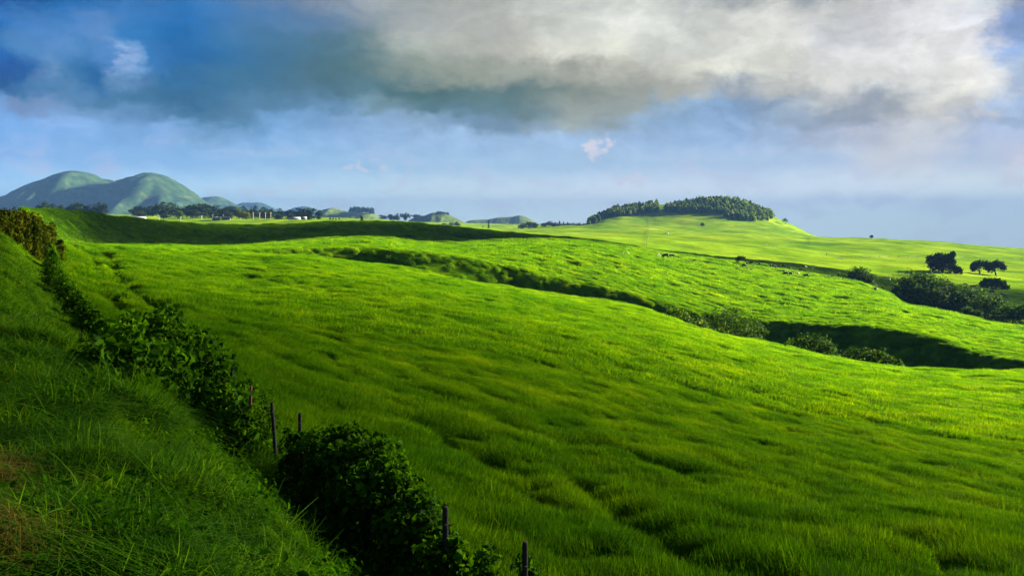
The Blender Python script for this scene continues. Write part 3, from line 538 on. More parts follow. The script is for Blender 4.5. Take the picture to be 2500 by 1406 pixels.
def PX(px, py, Y, r=0):    # a point seen at this photo pixel when it stands Y metres ahead
    return ((px-CX)/F*Y, Y, (HY-py)/F*Y)
def lobe_list(spec):   # (px, py, Y, r_px[, squash])
    out = []
    for q in spec:
        x, y, z = PX(*q[:3]); r = q[3]*q[2]/F; sq = q[4] if len(q) > 4 else 1.0; out.append((x, y, z, r, r*0.9, r*sq))
    return out
def on_bank(spec): return [(q[0], q[1], min(q[2], hit(q[0], q[1]+.55*q[3], 3)[1]), q[3]) for q in spec]
def bush(name, label, spec, nleaf, lsize, mat, cat='bush', group=None, seed=0, trunk=3, rmin=.5, jit=.8, lump=.22, ground_gap=0.0, fill=True, aspect=.62):
    L = lobe_list(spec); A = np.array(L); x0, y0 = A[:,0].mean(), A[:,1].mean(); zb = z1(x0, y0)
    if fill:    # carry the mass down to the ground under every lobe
        for (x, y, z, a, b, c) in list(L):
            g0 = z1(x, y)
            while z-c*0.7 > g0+0.15*c: z -= c*0.9; L.append((x+a*.5*math.sin(z*9+x*5), y, z, a*1.25, b*1.25, c*1.1))
    e = empty(name, (x0, y0, zb), label, cat, group)
    fl = lambda X_, Y_: gz(X_, Y_)-0.05
    o = mk('foliage', *shift(lobes_leaves(L, nleaf, lsize, seed+500, rmin, fl, jit, lump, aspect), (x0, y0, zb)), mat, e)
    g = random.Random(seed); parts = []
    for k in range(trunk):
        q = L[g.randrange(len(spec))]; gx = q[0]*.4+x0*.6; gy = q[1]*.4+y0*.6; gg = z1(gx, gy)-.1; hgt = q[2]-gg; r = max(q[3]*.06, .01)
        parts.append(tube([(gx+(q[0]-gx)*t+.1*q[3]*math.sin(3*t+k), gy+(q[1]-gy)*t, gg+hgt*t) for t in (0,.25,.5,.75,1)], [r,r*.9,r*.75,r*.6,r*.3], 6))
    for q in parts: mk2('stem', [shift(q, (x0, y0, zb))], M_stem, e, True)
    return e
def sprigs(parent, spots, mat, seed, lsz=.09):   # upright leafy shoots that stand out of a mass
    g = np.random.default_rng(seed); off = np.array(parent.location)
    for (px, py, Y, hp) in spots:
        x, y, z = PX(px, py, Y); h = hp*Y/F; a = g.uniform(-.35, .35, 2); P, Nn = [], []
        for t in np.linspace(.15, 1, 11):
            th = g.uniform(0, 6.28); P.append((x+a[0]*h*t+math.cos(th)*lsz*.4, y+a[1]*h*t+math.sin(th)*lsz*.4, z-h+h*t)); Nn.append((math.cos(th)*.6, math.sin(th)*.6, .8))
        v, f = shift(leaf_quads(np.array(P), np.array(Nn), lsz, seed+int(px), .5), off)
        o = mk('leafy_shoot', v, f, mat, parent)
        mk2('shoot_stem', [shift(tube([(x+a[0]*h*t, y+a[1]*h*t, z-h+h*t) for t in (0,.35,.7,1)], [.006,.005,.004,.002], 4), off)], M_stem, o)


M_weed = leaf_mat('weed_leaf', (0.010, 0.040, 0.0005), (0.04, 0.13, 0.001), 0.40, 1.5, 0.85, 0.0, c2=(0.10, 0.22, 0.002), tcol=(1.7, 1.5, .4))
# low broad-leaved weeds on the bank
X, Y = spread_pts(3600, 4.2, 26, -0.7, 0.4, 0.9); d, s = fence_sd(X, Y); k = (d > 0.1) & (d < 5) & (fbm(X/1.4, Y/1.4, 141, 2) > 0.02); X, Y = X[k], Y[k]
def weed(seed):
    g = np.random.default_rng(seed); n = 34; th = g.random(n)*6.28; r = .16*g.random(n)**.5; P = np.stack([r*np.cos(th), r*np.sin(th), .05+.22*g.random(n)*(1-r*2)], -1)
    v, f = leaf_quads(P, np.stack([np.cos(th)*.5, np.sin(th)*.5, 1+0*th], -1)+g.normal(0,.35,(n,3)), (.036), seed, .6); return mk('weed_clump', v, f, M_weed, link=False)
scatter('bank_weeds', [weed(380+i) for i in range(5)], X, Y, rng.uniform(.6, 1.5, len(X)), 'small broad-leaved weeds scattered through the bank grass')
# ---------------------------------------------------------------- the overgrown fence
h1 = bush('vine_thicket', 'largest mound of broad-leaved vines smothering the fence, left of the rusty post', on_bank([(232,905,16.6,64),(290,865,17.6,75),(350,840,18.6,70),(390,850,18.5,85),(375,930,17.4,95),(455,935,17.6,90),(465,860,18.8,60),(530,990,16.9,62),(398,800,19.2,42),(330,905,17.2,80),(575,1030,16.2,42),(500,925,18.0,70)]), 24000, .115, M_vine, 'vine thicket', 'vine mounds along the near fence', 11, 10, .55, 1.0, .3, aspect=.72)
sprigs(h1, [(400,765,19.3,45),(385,772,19.3,40),(415,775,19,40),(345,815,18.6,35),(485,812,18.8,40),(300,842,17.6,30),(440,790,18.8,30),(220,845,16.6,35),(250,850,16.9,30),(330,860,17,60),(420,900,16.6,60),(380,960,16.4,50),(355,800,18.9,28),(465,825,18.6,36),(205,880,16.3,30),(510,880,17.6,30)], M_vine, 21, .13)
bush('vine_thicket', 'narrow dark upright vine mound just behind the largest one, on its right side', on_bank([(515,862,20.0,40),(520,900,19.6,42),(545,930,19.2,34),(500,850,20.2,34)]), 6500, .07, M_vine, 'vine thicket', 'vine mounds along the near fence', 12, 4, .5, 1.0, .3)
h2 = bush('vine_thicket', 'long vine mound over the fence at the bottom, beside the short dark post', on_bank([(775,1100,14.4,50),(850,1105,13.9,66),(905,1150,13.3,78),(955,1205,12.7,72),(830,1165,13.3,80),(1010,1250,12.1,56),(1050,1310,11.6,50),(890,1225,12.6,85),(985,1310,11.8,66),(1060,1370,11.0,50),(735,1090,14.9,36),(1100,1330,10.9,26),(1120,1375,10.7,30)]), 24000, .085, M_vine, 'vine thicket', 'vine mounds along the near fence', 13, 8, .55, 1.0, .3, aspect=.72)
sprigs(h2, [(905,1075,13.3,30),(935,1090,13,30),(985,1150,12.5,30),(1030,1200,12,26),(840,1052,13.9,26),(870,1048,13.8,22)], M_vine, 23, .09)
bush('vine_thicket', 'low vine tangle round the feet of the rusty and dark posts', on_bank([(600,1000,17.6,26),(630,1010,16.9,16),(645,1050,16.5,16),(705,1060,15.6,18),(590,960,18.2,22),(655,970,17.2,18)]), 2000, .07, M_vine, 'vine thicket', 'vine mounds along the near fence', 14, 4, .4, 1.0, .3)
bush('vine_thicket', 'small vine plant climbing the last post at the bottom edge', on_bank([(1200,1380,10.3,30),(1190,1345,10.5,20),(1280,1370,9.6,24),(1290,1400,9.4,30)]), 2600, .07, M_vine, 'vine thicket', 'vine mounds along the near fence', 15, 2, .3, 1.0, .3)
bush('vine_hedge', 'narrow vine-covered fence hedge climbing away along the top of the bank', [(272,812,27,20),(250,795,29,22),(228,775,31,22),(208,755,34,20),(190,735,37,20),(172,715,41,18),(152,695,46,22),(128,690,47,18),(135,670,52,20),(126,645,60,18),(126,622,69,14),(120,600,80,13)], 16000, .12, M_vine, 'hedge', None, 16, 8, .5, .9, .35)
bush('golden_shrub', 'large golden green shrub on the skyline at the top of the bank', [(-30,535,66,24),(8,524,68,15),(-5,540,66,20),(34,526,72,11),(60,526,74,10),(38,536,70,12),(14,540,68,12)], 7000, .22, M_gold, 'shrub', 'golden shrubs at the head of the hedge', 17, 6, .35, .9, .5)
bush('golden_shrub', 'brown-leaved shrub between the golden shrub and the green ridge', [(88,536,76,11),(102,550,78,11),(78,528,76,10),(116,560,80,10),(126,548,82,6)], 4200, .20, M_gold, 'shrub', 'golden shrubs at the head of the hedge', 18, 4, .35, .9, .5)
bush('golden_shrub', 'small bright yellow shrub spreading on the ground below the brown one', [(122,578,84,9),(135,586,84,8,.5),(150,588,84,7,.4),(128,560,84,9)], 1500, .22, M_gold, 'shrub', 'golden shrubs at the head of the hedge', 19, 2, .3, .9, .4)

def fence_at(px):      # the point of the fence line in this photo column
    u = (px-CX)/F; s_ = np.arange(0, 200, .05); fx, fy = np.interp(s_, FS, FP[:,0]), np.interp(s_, FS, FP[:,1]); k = np.argmin(np.abs(fx/fy-u)); return fx[k], fy[k]
posts = []
for px, ptop, mat, r, lab, lean in [(570,905,M_post,.032,'dark wooden post at the right end of the narrow upright vine mound',.02), (609,942,M_redpost,.03,'rusty red steel post standing out of the low vines',-.03),
        (673,983,M_post,.036,'tall leaning black post between the two large vine mounds',.07), (731,1008,M_post,.036,'grey-topped split post at the left end of the long vine mound',0), (1087,1237,M_post,.045,'short dark post at the right end of the long vine mound',0),
        (1281,1322,M_post,.036,'weathered post at the bottom edge with a small vine on it',0), (118,578,M_post,.045,'thin post where the hedge meets the golden shrubs',0)]:
    x, y = fence_at(px); g = z1(x, y); top = yp(y, ptop); h = max(top-g, .5)
    e = empty('fence_post', (x, y, g), lab, 'fence post', 'posts of the overgrown fence'); hh = [(-lean*h*0, 0, -.25), (0,0,0), (-lean*h*.5, .01, h*.5), (-lean*h, 0, h*.985), (-lean*h, 0, h)]
    mk2('post_shaft', [tube(hh, [r, r, r*.95, r*.9, r*.7], 8)], mat, e, True)
    mk2('wire_staple', [box(-lean*h*.85, -r*1.05, h*.85, .03, .012, .012)], M_wire, e); mk2('wire_staple', [box(-lean*h*.5, -r*1.05, h*.5, .03, .012, .012)], M_wire, e)
    posts.append((x-lean*h*.8, y, g+h*.84, g+h*.45))
wp = sorted(posts[:6], key=lambda q: -q[1]); prt = []
for a, b in zip(wp[:-1], wp[1:]):
    for lv in (2, 3):
        prt.append(tube([(a[0]+(b[0]-a[0])*t, a[1]+(b[1]-a[1])*t-.06, a[lv]+(b[lv]-a[lv])*t-.35*t*(1-t)) for t in np.linspace(0,1,9)], .0022, 4))
tag(mk2('fence_wire', prt, M_wire), 'thin sagging wire strands between the near fence posts', 'fence wire')
# straw tuft on the verge
tx, ty, tz = hit(22, 1400); st = clump('straw', 60, .10, .10, .36, .006, 6, M_dry, 401, .7); C.objects.link(st); st.name = 'straw_tuft'; st.location = (tx, ty, tz); st.scale = (1.1,1.1,1.1); tag(st, 'tall yellow straw tuft at the bottom left corner', 'grass tuft')

# ---------------------------------------------------------------- bushes in and beyond the gully
gb = 'bushes in the gully'
bush('gully_bush', 'leftmost round bush peeping over the gully edge', [(1655,780,172,30),(1640,778,172,20),(1672,790,172,22)], 5000, .42, M_bush, 'bush', gb, 31, 4, .6, .45, .3)
bush('gully_bush', 'small pale round bush in front of the widest gully bush', [(1708,795,168,22)], 1800, .36, M_bush, 'bush', gb, 32, 2, .5, .45, .3)
bush('gully_bush', 'widest and tallest bush in the gully', [(1765,800,178,46),(1800,792,180,38),(1740,790,180,32),(1830,805,176,34),(1785,775,182,26),(1850,815,172,26),(1800,815,172,38)], 16000, .42, M_bush, 'bush', gb, 33, 8, .6, .45, .3)
bush('gully_bush', 'light-topped dome bush right of the widest gully bush', [(1965,850,162,34),(1995,848,162,30),(1930,852,165,20),(2020,856,160,22)], 9000, .38, M_bush, 'bush', gb, 34, 5, .6, .45, .3)
bush('gully_bush', 'low rightmost bush strip along the gully edge', [(2080,872,154,22),(2115,872,154,22),(2145,875,153,22),(2175,884,152,16),(2195,888,151,10)], 7000, .36, M_bush, 'bush', gb, 35, 5, .6, .45, .35)
gr = 'dark bushes beyond the cattle ridge'
bush('dome_bush', 'huge dome-shaped bush with lit leaf clumps beyond the bright ridge', [(2215,715,350,42),(2250,710,352,42),(2290,720,348,42),(2255,690,356,24),(2200,735,346,30),(2320,738,345,34),(2240,735,342,40),(2285,742,340,36)], 22000, .75, M_bush, 'bush', gr, 41, 8, .6, .45, .35)
bush('dome_bush', 'dark bush touching the right side of the huge dome bush', [(2365,732,345,30),(2340,745,340,26),(2390,735,348,28),(2350,722,352,24)], 9000, .7, M_bush, 'bush', gr, 42, 5, .6, .45, .35)
bush('dome_bush', 'ragged dark bush between the dome bush and the right edge', [(2410,748,335,32),(2435,752,332,24),(2390,756,332,26)], 7000, .65, M_bush, 'bush', gr, 43, 5, .6, .45, .35)
bush('dome_bush', 'small low bush in the dip in front of the ragged dark bush', [(2365,768,318,18),(2385,772,316,14)], 2500, .5, M_bush, 'bush', gr, 44, 3, .4, .8, .35)
bush('dome_bush', 'broad dark bush cut off by the right edge', [(2470,778,305,32),(2510,780,300,36),(2440,775,310,18),(2550,790,300,36)], 9000, .6, M_bush, 'bush', gr, 45, 5, .6, .45, .35)
bush('dome_bush', 'rounded bush alone at the far edge of the bright ridge', [(2100,676,372,22),(2085,672,374,16),(2120,680,372,15),(2105,665,376,12)], 6000, .65, M_bush, 'bush', gr, 46, 4, .6, .45, .35)
bush('dome_bush', 'tiny bush left of the rounded ridge bush', [(2052,674,376,9),(2064,676,376,6)], 900, .5, M_bush, 'bush', gr, 47, 2, .4, .8, .35)
bush('dome_bush', 'low long bush in the shaded pasture near the right edge', [(2415,696,500,16),(2435,696,500,16),(2400,696,500,9),(2455,704,495,9)], 4500, .8, M_bush, 'bush', gr, 48, 4, .6, .45, .3)

# ---------------------------------------------------------------- trees
def tree(name, label, px, pbase, Y, spec, trunks, nleaf, lsize, mat, group=None, seed=0, rmin=.3, jit=.9):
    """spec: crown lobes (px, py, r_px[, squash]); trunks: list of polylines of photo points"""
    x0, zb = (px-CX)/F*Y, None; zb = z1(x0, Y)
    e = empty(name, (x0, Y, zb), label, 'tree', group); dzz = zb - yp(Y, pbase)   # settle on the real ground
    L = [(a, b, c+dzz, d, f, g) for a, b, c, d, f, g in lobe_list([(q[0], q[1], Y+(i % 3-1)*q[2]*Y/F*.5, q[2]) + tuple(q[3:]) for i, q in enumerate(spec)])]
    mk('crown', *shift(lobes_leaves(L, nleaf, lsize, seed+900, rmin, None, jit, .35), (x0, Y, zb)), mat, e)
    parts = []
    for tr, r in trunks:
        P = [(lambda q: (q[0], q[1], q[2]+dzz))(PX(a, b, Y)) for a, b in tr]; mk2('trunk' if tr[0][1] >= pbase-1 else 'limb', [shift(tube(P, np.linspace(r, r*.35, len(P)), 6), (x0, Y, zb))], M_bark, e, True); return e
xx, yy, zz = hit(1787, 649, 250); 
tree('ridge_tree', 'small wind-bent tree with a flat crown among the cattle on the ridge', 1787, 649, yy, [(1800,634,8,.7),(1812,632,9,.7),(1822,636,6,.7),(1806,629,6,.7)], [([(1787,650),(1791,644),(1798,640),(1808,636)], .16), ([(1791,644),(1796,642),(1803,638),(1818,636)], .14), ([(1795,643),(1799,638),(1800,634)], .10)], 1500, .32, M_bush, None, 61)
_,yy,_ = hit(2392, 668, 500)
tree('spreading_tree', 'left one of the pair of spreading trees in the far pasture', 2392, 667, yy, [(2380,650,11),(2392,646,12),(2405,646,10),(2412,656,6),(2376,656,7)], [([(2392,668),(2392,661),(2388,656),(2380,651)], .8), ([(2392,661),(2398,655),(2406,650)], .55)], 2600, 1.0, M_tree, 'pair of spreading trees', 62, .2)
tree('spreading_tree', 'right one of the pair of spreading trees in the far pasture', 2431, 668, yy, [(2420,646,10),(2432,642,11),(2444,645,10),(2450,650,7),(2418,654,8)], [([(2431,669),(2431,661),(2427,655),(2420,649)], .8), ([(2431,661),(2437,654),(2444,649)], .55)], 2600, 1.0, M_tree, 'pair of spreading trees', 63, .2)
_,yy,_ = hit(2300, 664, 500)
tree('clump_tree', 'dense dark clump tree with an uneven top left of the pair of spreading trees', 2303, 663, yy, [(2275,635,12),(2280,650,13),(2300,635,14),(2300,652,14),(2322,640,11),(2325,655,12),(2340,660,9),(2325,622,8),(2290,625,8),(2312,628,8)], [([(2300,665),(2300,650),(2298,635)], .9), ([(2280,664),(2280,650)], .6), ([(2320,664),(2322,645)], .6)], 7000, 1.3, M_tree, None, 64, .3)
for px, pb, r, lab in [(1715,555,5,'lone small round tree on the open face of the big green hill'), (1873,541,4,'small dot of a tree just below the wood on the hill'), (1887,533,5,'tree at the right end of the wood on the hill'), (1917,548,7,'low bush on the right shoulder of the hill'), (2128,583,4,'tiny tree on the bare skyline right of the hill')]:
    x, yy, z = hit(px, pb, 900 if px != 2128 else 600)
    tree('hill_tree', lab, px, pb, yy, [(px-r*.4,pb-r*1.2,r*.7),(px+r*.4,pb-r*1.1,r*.7),(px,pb-r*1.6,r*.6)], [([(px,pb+.5),(px,pb-r)], .35)], 500, 1.0, M_tree, 'single trees on the big hill', int(px))

# shared tree meshes for the distant belts (unit height)
def proto_round(seed, w=.42):
    g = np.random.default_rng(seed); L = [(g.normal(0,.17)*w/.42, g.normal(0,.17)*w/.42, g.uniform(.22,.86), g.uniform(.13,.25)*w/.42, g.uniform(.13,.25)*w/.42, g.uniform(.10,.18)) for _ in range(9)] + [(0,0,.50,.30*w/.42,.30*w/.42,.34), (.12,.05,.2,.22,.2,.16), (-.14,-.05,.22,.2,.2,.16)]
    v, f = lobes_leaves(L, 1300, .07, seed, .3, None, .9, .35); c = mk('crown', v, f, M_tree, link=False).data
    t = [tube([(0,0,-.03),(.01,0,.2),(.0,.01,.45),(.03,0,.7)], [.028,.022,.018,.008], 6), tube([(0,0,.2),(.08,.02,.38),(.16,.03,.52)], [.014,.01,.006], 5), tube([(0,0,.25),(-.08,-.02,.42),(-.15,.03,.58)], [.014,.01,.006], 5)]
    o = mk2('trunk', t, M_bark, None, True); tm = o.data; bpy.data.objects.remove(o); return c, tm
def proto_cone(seed, w=.16):
    g = np.random.default_rng(seed); n = 1100; h = g.random(n)**1.2; r = w*(1-h)**.8*(.75+.35*np.sin(h*34+seed))*g.random(n)**.35; th = g.random(n)*6.283
    P = np.stack([r*np.cos(th), r*np.sin(th), .10+.88*h], -1); N_ = np.stack([np.cos(th), np.sin(th), .5+0*th], -1)+g.normal(0,.5,(n,3))
    v, f = leaf_quads(P, N_, .055, seed); c = mk('crown', v, f, M_tree, link=False).data
    o = mk2('trunk', [tube([(0,0,-.03),(0,0,.4),(0,0,.9)], [.016,.012,.004], 6)], M_bark, None, True); tm = o.data; bpy.data.objects.remove(o); return c, tm
PR = [proto_round(71), proto_round(72), proto_round(73), proto_round(74, .36)]; PC = [proto_cone(81), proto_cone(82, .2), proto_cone(83, .12)]
def far_tree(name, label, px, ptop, wpx, Y, proto, group, seed, pbase=None):
    x = (px-CX)/F*Y; zb = z1(x, Y); H = max(yp(Y, ptop)-zb, 3); w = wpx*Y/F
    e = empty(name, (x, Y, zb), label, 'tree', group, rz=(seed*1.7) % 6.28, sc=(w/.75, w/.75, H/.98) if proto in PR else (w/.30, w/.30, H))
    for nm, me in zip(('crown', 'trunk'), proto):
        o = bpy.data.objects.new(nm, me); C.objects.link(o); o.parent = e
    return e
ORD = ['first','second','third','fourth','fifth','sixth','seventh','eighth','ninth','tenth','eleventh','twelfth','thirteenth','fourteenth','fifteenth','sixteenth','seventeenth','eighteenth','nineteenth','twentieth','twenty-first','twenty-second','twenty-third','twenty-fourth','twenty-fifth','twenty-sixth']
def belt(items, where, group, Y, protos, name='broad_tree', kind='tree', spreadY=40, seed=0):
    g = random.Random(seed)
    for i, (px, top, w) in enumerate(items):
        far_tree(name, f'{ORD[i]} {kind} from the left {where}', px, top, w, Y+g.uniform(-spreadY, spreadY), protos[g.randrange(len(protos))], group, seed*31+i)
belt([(36,504,12),(98,494,28),(118,492,34),(136,497,24),(150,500,20),(172,497,28),(190,494,34),(208,497,26),(236,494,34),(250,497,30)], 'in the left grove', 'trees of the left grove', 1120, PR, kind='dark round tree', seed=1)
belt([(330,504,28),(350,502,30),(368,499,34),(390,493,40),(412,495,38),(432,500,26),(456,497,38),(478,496,36),(500,497,34),(522,499,32),(542,503,30),(560,502,28),(578,505,28),(598,504,26),(618,503,30),(640,506,30),(662,508,26),(684,509,26),(702,511,24),(722,512,28),(742,506,38),(756,508,28),(778,512,22)], 'in the long belt behind the poles', 'trees of the long belt', 1230, PR, kind='dark tree', spreadY=60, seed=2)
belt([(345,514,30),(400,508,34),(470,512,32),(520,514,30),(550,514,30),(610,516,28),(650,516,30),(680,520,24),(715,520,26),(752,518,24)], 'in the nearer row of the belt', 'nearer trees of the long belt', 1130, PR, kind='lower dark tree', seed=3)
belt([(806,530,9),(813,531,8),(820,532,7),(828,531,8)], 'on the plain right of the belt', 'little conifers on the plain', 1150, PC, 'conifer_tree', 'small pointed conifer', 10, 4)
belt([(937,524,20),(955,523,22),(968,521,20),(990,519,10)], 'in the hazy grove behind the ridge crest', 'hazy grove behind the dark ridge', 2000, PR, kind='blue-green round tree', seed=5)
belt([(1085,545,18),(1101,543,14),(1115,541,16),(1136,553,22)], 'behind the falling dark ridge', 'low clump behind the dark ridge', 1700, PR, kind='hazy low tree', seed=6)
belt([(1274,545,20),(1292,541,26),(1306,543,20),(1328,544,20),(1341,540,26),(1352,544,18)], 'in the round grove by the big hill', 'round grove left of the big hill', 1560, PR, kind='dark round tree', seed=7)
belt([(1356,542,10),(1361,544,8),(1366,539,9),(1371,545,8),(1376,541,9),(1381,546,8),(1386,542,9),(1391,545,8),(1396,544,8),(1401,543,9),(1406,546,8),(1411,544,8),(1416,543,8),(1424,545,7),(1430,545,7)], 'in the row by the big hill', 'pointed conifers left of the big hill', 1580, PC, 'conifer_tree', 'slim dark conifer', 25, 8)
far_tree('cypress_tree', 'tall narrow cypress standing alone on the hazy plain', 1193, 537, 7, 1500, PC[2], None, 9)
far_tree('cypress_tree', 'tiny pointed tree left of the tall cypress', 1179, 551, 5, 1500, PC[0], None, 10)
far_tree('crest_tree', 'slender tree with a pale trunk above the crest of the dark ridge', 883, 526, 10, 900, PR[3], None, 11)
for px, top, w, lab in [(585,508,16,'tall golden-green tree among the utility poles'), (566,520,10,'small golden tree left of the tall golden one'), (602,514,20,'pale green tree right of the tall golden one'), (440,514,20,'pale green tree with a bare trunk in front of the belt')]:
    t = far_tree('golden_tree', lab, px, top, w, 1040, PR[int(px) % 4], 'paler trees among the poles', int(px))
    c = t.children[0]; c.data = c.data.copy(); c.data.materials[0] = M_gold if px != 440 else M_wood_lit

# woods on the hills: each reads as one mass
def wood(name, label, poly, n, hm, ymin, seed, mat, wv=.35, fixY=None):
    """poly: rows of (px, py_top_of_ground, py_bottom_of_ground); trees stand on the ground seen between them"""
    g = np.random.default_rng(seed); P = np.array(poly, float); parts = []; pr = []
    for k in range(6):
        v, f = leaf_quads(*(lambda q: (q, q-np.array([0,0,.5])+g.normal(0,.4,q.shape)))(np.stack([(lambda r,t: r*np.cos(t))(.30*g.random(110)**.5*(1), g.random(110)*6.28), .30*(g.random(110)-.5)*1.6, .12+.86*g.random(110)], -1)*np.array([1,1,1])), .24, seed+k)
        h = np.clip(v[:,2], 0, 1); s = (1-h**(3.6 if k % 4 else 1.6))*1.0+.12; v = v*np.stack([s, s, np.ones_like(s)], -1); pr.append((v, f))
    for i in range(n):
        px = g.uniform(P[0,0], P[-1,0]); t = g.random()
        py = np.interp(px, P[:,0], P[:,1])*(1-t)+np.interp(px, P[:,0], P[:,2])*t
        if fixY: x, y, z = (px-CX)/F*fixY, fixY+g.uniform(-60,60), yp(fixY, py)
        else: x, y, z = hit(px, py, ymin, 2100)
        H = hm*g.uniform(.5, 1.35); v, f = pr[g.integers(6)]; a = g.random()*6.28; c, s = math.cos(a), math.sin(a); w = H*g.uniform(.8, 1.2)
        parts.append((np.stack([(v[:,0]*c-v[:,1]*s)*w+x, (v[:,0]*s+v[:,1]*c)*w+y, v[:,2]*H+z-.05*H], -1), f))
    V, F_ = merge(parts); return tag(mk(name, V, F_, mat), label, 'wood', kind='stuff')
wood('hill_wood', 'mixed wood along the left shoulder of the big green hill', [(1438,546,549),(1455,536,544),(1480,523,533),(1500,514,529),(1540,508,527),(1570,504,524),(1606,501,518)], 480, 11, 1500, 5, M_wood_lit)
wood('hill_wood', 'larger wood over the summit and right flank of the big green hill', [(1626,512,519),(1665,502,520),(1700,496,521),(1740,491,520),(1765,489,526),(1780,490,536),(1800,493,538),(1830,503,540),(1850,511,540),(1870,520,536),(1886,527,534)], 950, 12, 1500, 6, M_wood_lit)
wood('far_wood', 'hazy copse capping the small hill left of centre', [(857,517,519),(870,513,520),(895,512,521),(912,519,523)], 90, 14, 0, 7, M_tree, fixY=3200)
wood('far_wood', 'hazy copse on the small pointed hill at the centre', [(1066,522,525),(1080,521,524),(1098,525,526)], 50, 8, 0, 8, M_tree, fixY=2960)
wood('far_wood', 'tree line up the left shoulder of the small pointed hill', [(978,527,532),(1000,527,533),(1030,531,534)], 60, 9, 0, 9, M_tree, fixY=2900)

# ---------------------------------------------------------------- poles, sheds, far fence, rocks
for i, (px, top, lab) in enumerate([(388,527,'pale pole in front of the left half of the tree belt'), (441,530,'short pale pole below the bare-trunked tree'), (492,526,'pale pole with a crossarm, left of the long pale-roofed house'), (519,524,'tall pale pole with a crossarm beside the sheds'), (545,524,'tall pale pole by the sheds'), (566,523,'pale pole at the small golden tree'), (586,523,'pale pole below the tall golden tree'), (618,518,'tallest pale pole on the brown mound'), (634,519,'pale pole right of the tallest one'), (648,519,'thin pole with a white lamp head'), (661,518,'rightmost thin pole before the dark trees')]):
    Y = 1000+i*8; x = (px-CX)/F*Y; zb = z1(x, Y); h = max(yp(Y, top)-zb, 6)
    e = empty('utility_pole', (x, Y, zb), lab, 'utility pole', 'utility poles on the plain'); mk2('pole_shaft', [tube([(0,0,-.3),(0,0,h*.5),(0,0,h)], [.36,.32,.26], 8)], M_pole, e, True)
    mk2('crossarm', [box(0, 0, h*.93, 3.4 if i in (2,3) else 2.2, .25, .25, .2), box(1.0, .2, h*.93+.3, .2,.2,.35), box(-1.0, -.2, h*.93+.3, .2,.2,.35)], M_pole, e)
for px, py, w, Yb, rot, lab in [(306,525,20,1020,.1,'low shed with a pale metal roof, leftmost on the plain'), (336,522,36,1035,.05,'long white-roofed shed beside the leftmost shed'), (528,527,16,1030,.1,'small white-roofed house behind the poles'), (552,528,18,1036,-.1,'wide grey-roofed shed beside the small white-roofed house'), (718,530,28,1050,.05,'long white-roofed farm building in front of the right trees'), (742,532,12,1040,.2,'small pale shed at the right end of the farm building')]:
    x = (px-CX)/F*Yb; zb = z1(x, Yb); W_ = w*Yb/F; D_ = 7; H_ = 2.6; e = empty('farm_shed', (x, Yb, zb), lab, 'shed', 'farm sheds on the plain', rot)
    mk2('wall', [box(0,0,H_/2,W_,D_,H_)], M_wall, e)
    rv = np.array([(-W_/2-.5,-D_/2-.6,H_),(W_/2+.5,-D_/2-.6,H_),(W_/2+.5,0,H_+1.3),(-W_/2-.5,0,H_+1.3),(-W_/2-.5,D_/2+.6,H_),(W_/2+.5,D_/2+.6,H_)], float); rv2 = rv-np.array([0,0,.18])
    mk('roof', np.concatenate([rv, rv2]), [(0,1,2,3),(3,2,5,4),(7,6,9,8),(8,9,10,11)] + [(0,6,7,1),(4,5,11,10),(0,3,9,6),(3,4,10,9),(1,7,8,2),(2,8,11,5)], M_roof, e)
    mk2('door', [box(-W_*.2,-D_/2-.05,1.2,W_*.12,.1,2.3)], M_post, e)
    for k in (0,.12,.24): mk2('window', [box(W_*(k+.02),-D_/2-.04,1.7,W_*.06,.08,.9)], M_wire, e)
# fence up the big hill
fp = []
for py in np.linspace(601, 531, 26):
    px = np.interp(py, [530,548,570,590,602], [1586.5,1585,1583,1579,1578]); fp.append(hit(px, py, 480))
x0, y0, z0 = fp[0]; e = empty('hill_fence', (x0,y0,z0), 'thin post and wire fence running straight up the face of the big hill', 'fence')
for (x, y, z) in fp: mk2('post', [tube([(x-x0,y-y0,z-z0-.2),(x-x0,y-y0,z-z0+.8),(x-x0,y-y0,z-z0+1.7)], [.13,.13,.11], 5)], M_post, e)
mk2('wire', [tube([(x-x0,y-y0,z-z0+h) for x, y, z in fp], 0.05, 4) for h in (.8, 1.4)], M_post, e)
# far pasture fence right
fp = []
for px in np.linspace(2055, 2495, 20):
    py = np.interp(px, [2055,2260,2400,2500],[628,628,631,634]); fp.append(hit(px, py, 560))
x0, y0, z0 = fp[0]; e = empty('pasture_fence', (x0,y0,z0), 'thin dark fence line crossing the far pasture behind the dark clump tree', 'fence')
for (x, y, z) in fp: mk2('post', [tube([(x-x0,y-y0,z-z0-.2),(x-x0,y-y0,z-z0+.8),(x-x0,y-y0,z-z0+1.6)], [.15,.15,.12], 5)], M_post, e)
mk2('wire', [tube([(x-x0,y-y0,z-z0+h) for x, y, z in fp], .06, 4) for h in (.8, 1.4)], M_post, e)
for px, top, Y, lab in [(791,540,419,'dark post on the crest of the dark ridge'), (704,545,412,'small stake on the crest left of the dark post'), (987,553,400,'pale stake on the face of the dark ridge'), (2018,608,800,'lone post in the far right pasture')]:
    x = (px-CX)/F*Y; zb = z1(x, Y); h = min(max(yp(Y, top)-zb, .9), 1.8); e = empty('stake', (x, Y, zb), lab, 'post', 'stakes in the pasture')
    mk2('stake_shaft', [tube([(0,0,-.2),(0,0,h*.5),(.02,0,h)], [.16,.15,.13], 6)], M_pole if px == 987 else M_post, e, True); mk2('stake_cap', [box(.02,0,h+.05,.28,.28,.1)], M_post, e)
